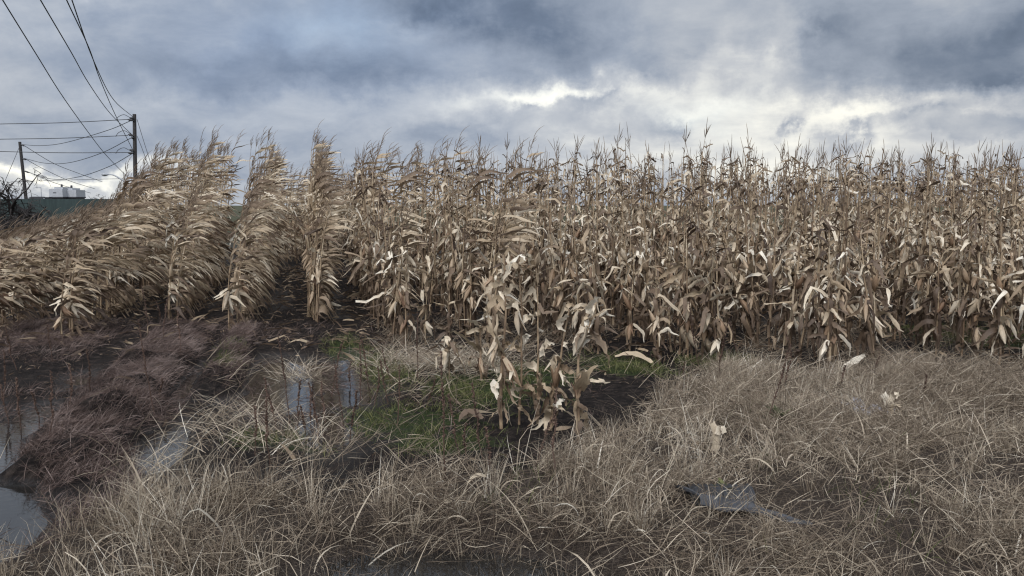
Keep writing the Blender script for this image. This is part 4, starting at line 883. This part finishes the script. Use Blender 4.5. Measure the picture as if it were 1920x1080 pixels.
def unit_box(label, x0, x1, ytop, Yd, steps, fan, slot=None):
    c = at((x0 + x1) / 2, 370, Yd); c[2] = 0; o = thing('cooling_unit', label, 'cooling unit', tuple(c), 'white units beyond the fence'); wd = (x1 - x0) / 2 * Yd / FPX
    zb, zt_ = at(0, 369, Yd)[2], at(0, ytop, Yd)[2]; g_ = Geo(); g_.box((-wd, 0, zb), (wd, 2.2, zt_))
    for (a, b_, yy) in steps: g_.box((((a - (x0 + x1) / 2) * Yd / FPX), .2, zt_), (((b_ - (x0 + x1) / 2) * Yd / FPX), 2.0, at(0, yy, Yd)[2]))
    g_.build('casing', WHITEM, o, False)
    g_ = Geo(); g_.box((-wd - .03, -.05, zb - .14), (wd + .03, 2.25, zb)); g_.box((-wd + .05, .1, 0), (wd - .05, 2.1, zb - .14)); g_.build('plinth', DARKM, o, False)
    fx = (fan[0] - (x0 + x1) / 2) * Yd / FPX; fz = at(0, fan[1], Yd)[2]; g_ = Geo(); n = 7; q = np.linspace(0, 1, n); R = np.array([.10, .13, .13, .10, .15, .13, .04])
    g_.tube(np.stack([0 * q + fx, 0 * q + 1.0, fz + .42 * q], -1), R, 12, .5); g_.build('vent_cowl', DARKM, o)
    if slot: g_ = Geo(); X_ = lambda x: (x - (x0 + x1) / 2) * Yd / FPX; g_.box((X_(slot[0]), -.03, at(0, slot[2], Yd)[2]), (X_(slot[1]), .01, at(0, slot[1 + 2], Yd)[2])); g_.build('louvre', DARKM, o, False)
    return o
unit_box('white cooling unit with a dark slot and round roof vent, nearer the leaning pole', 92.5, 117.5, 354.5, 100, [(101, 117, 350.5)], (108.5, 351), (100, 106, 362, 360.6))
unit_box('white cooling unit with a stepped top and round roof vent, nearer the corn', 118, 143, 356, 101, [(120, 135, 352.5)], (127, 353))
c = at(69, 372, 90); c[2] = 0; g_ = Geo(); g_.box((-.85, 0, 0), (.85, 1.6, at(0, 369.5, 90)[2])); g_.box((-.8, .2, at(0, 369.5, 90)[2]), (.2, 1.2, at(0, 368.6, 90)[2]))
o = g_.build('equipment_cabinet', DARKM, None, False); o.location = tuple(c); tag(o, 'low dark equipment cabinet between the leaning pole and the white units', 'cabinet')
g_ = Geo(); zt_ = at(0, 351, 92)[2]; g_.tube(np.array([[0, 0, 0], [0, 0, zt_ * .6], [0, 0, zt_]]), .04, 6, .5); q = np.linspace(0, 1, 5); g_.tube(np.stack([-.9 * q, 0 * q, zt_ - .1 * q ** 2], -1), .03, 6, .5)
c = at(78, 372, 92); c[2] = 0; o = g_.build('lamp_post', TINM); o.location = tuple(c); tag(o, 'thin small lamp post with a sideways arm beside the white units', 'lamp post')

def bare_tree(label, x, Yd, H, spread, seed, depth=5, limbs=6, name='bare_tree', droop=.0, thick=.05):
    r = np.random.default_rng(seed); base = at(x, 380, Yd); base[2] = 0; o = thing(name, label, 'tree' if name == 'bare_tree' else 'shrub', tuple(base)); tr, cr = Geo(), Geo()
    def grow(p, d, L, R, lv):
        n = 6; P = [p]
        for i in range(n - 1): d = unit(d + r.normal(0, .16, 3) + np.array([0, 0, .04 - droop * lv])); P.append(P[-1] + d * L / (n - 1))
        P = np.array(P); (tr if lv == 0 else cr).tube(P, np.linspace(R, R * .55, n), 5 if lv < 2 else 3, r.uniform(.2, .8))
        if lv < depth:
            for k_ in range(int(r.integers(2, 5) if lv else limbs)):
                i = r.integers(2, n) if lv else r.integers(3, n); nd = unit(d * .6 + unit(r.normal(0, 1, 3)) * spread + np.array([0, 0, .15])); grow(P[i], nd, L * r.uniform(.5, .85), R * .62, lv + 1)
    grow(np.array([0, 0, -.1]), unit(np.array([.05, 0, 1.0])), H * .38, thick, 0)
    tr.build('trunk', TWIG, o); cr.build('crown', TWIG, o); return o
bare_tree('bare tangled tree at the field edge beside the leaning pole', 30, 42, 4.4, 1.15, 61, 5, 10, droop=.05, thick=.13)
bare_tree('bare twiggy bush in front of the fence under the tangled tree', 25, 41, 2.5, 1.1, 62, 4, 9, 'bare_bush', droop=.05, thick=.08)
bare_tree('dense dark bare bush by the fence at the edge of the picture', -40, 40, 3.0, 1.1, 67, 5, 8, 'bare_bush', thick=.09)
bare_tree('small far bare tree between the white units and the corn', 176, 120, 4.6, .8, 63, 5, 6, thick=.15)
bare_tree('thin far bare sapling by the dark cabinet', 66, 88, 3.6, .7, 64, 4, 4, thick=.10)
# brambles darkening the foot of the fence
G = Geo(); n_ = 4200; X = rng.uniform(xa, xa + 19, n_); Y = rng.uniform(38, 45.5, n_)
blades(n_, X, Y, rng.uniform(0, 6.28, n_), rng.uniform(.1, .9, n_), rng.uniform(.2, 1.6, n_), rng.uniform(.6, 1.7, n_), rng.uniform(.015, .04, n_), rng.random(n_), geo=G, K=5, sway=.5)
tag(G.build('undergrowth', TWIG), 'dark dead undergrowth along the foot of the far fence', kind='stuff')
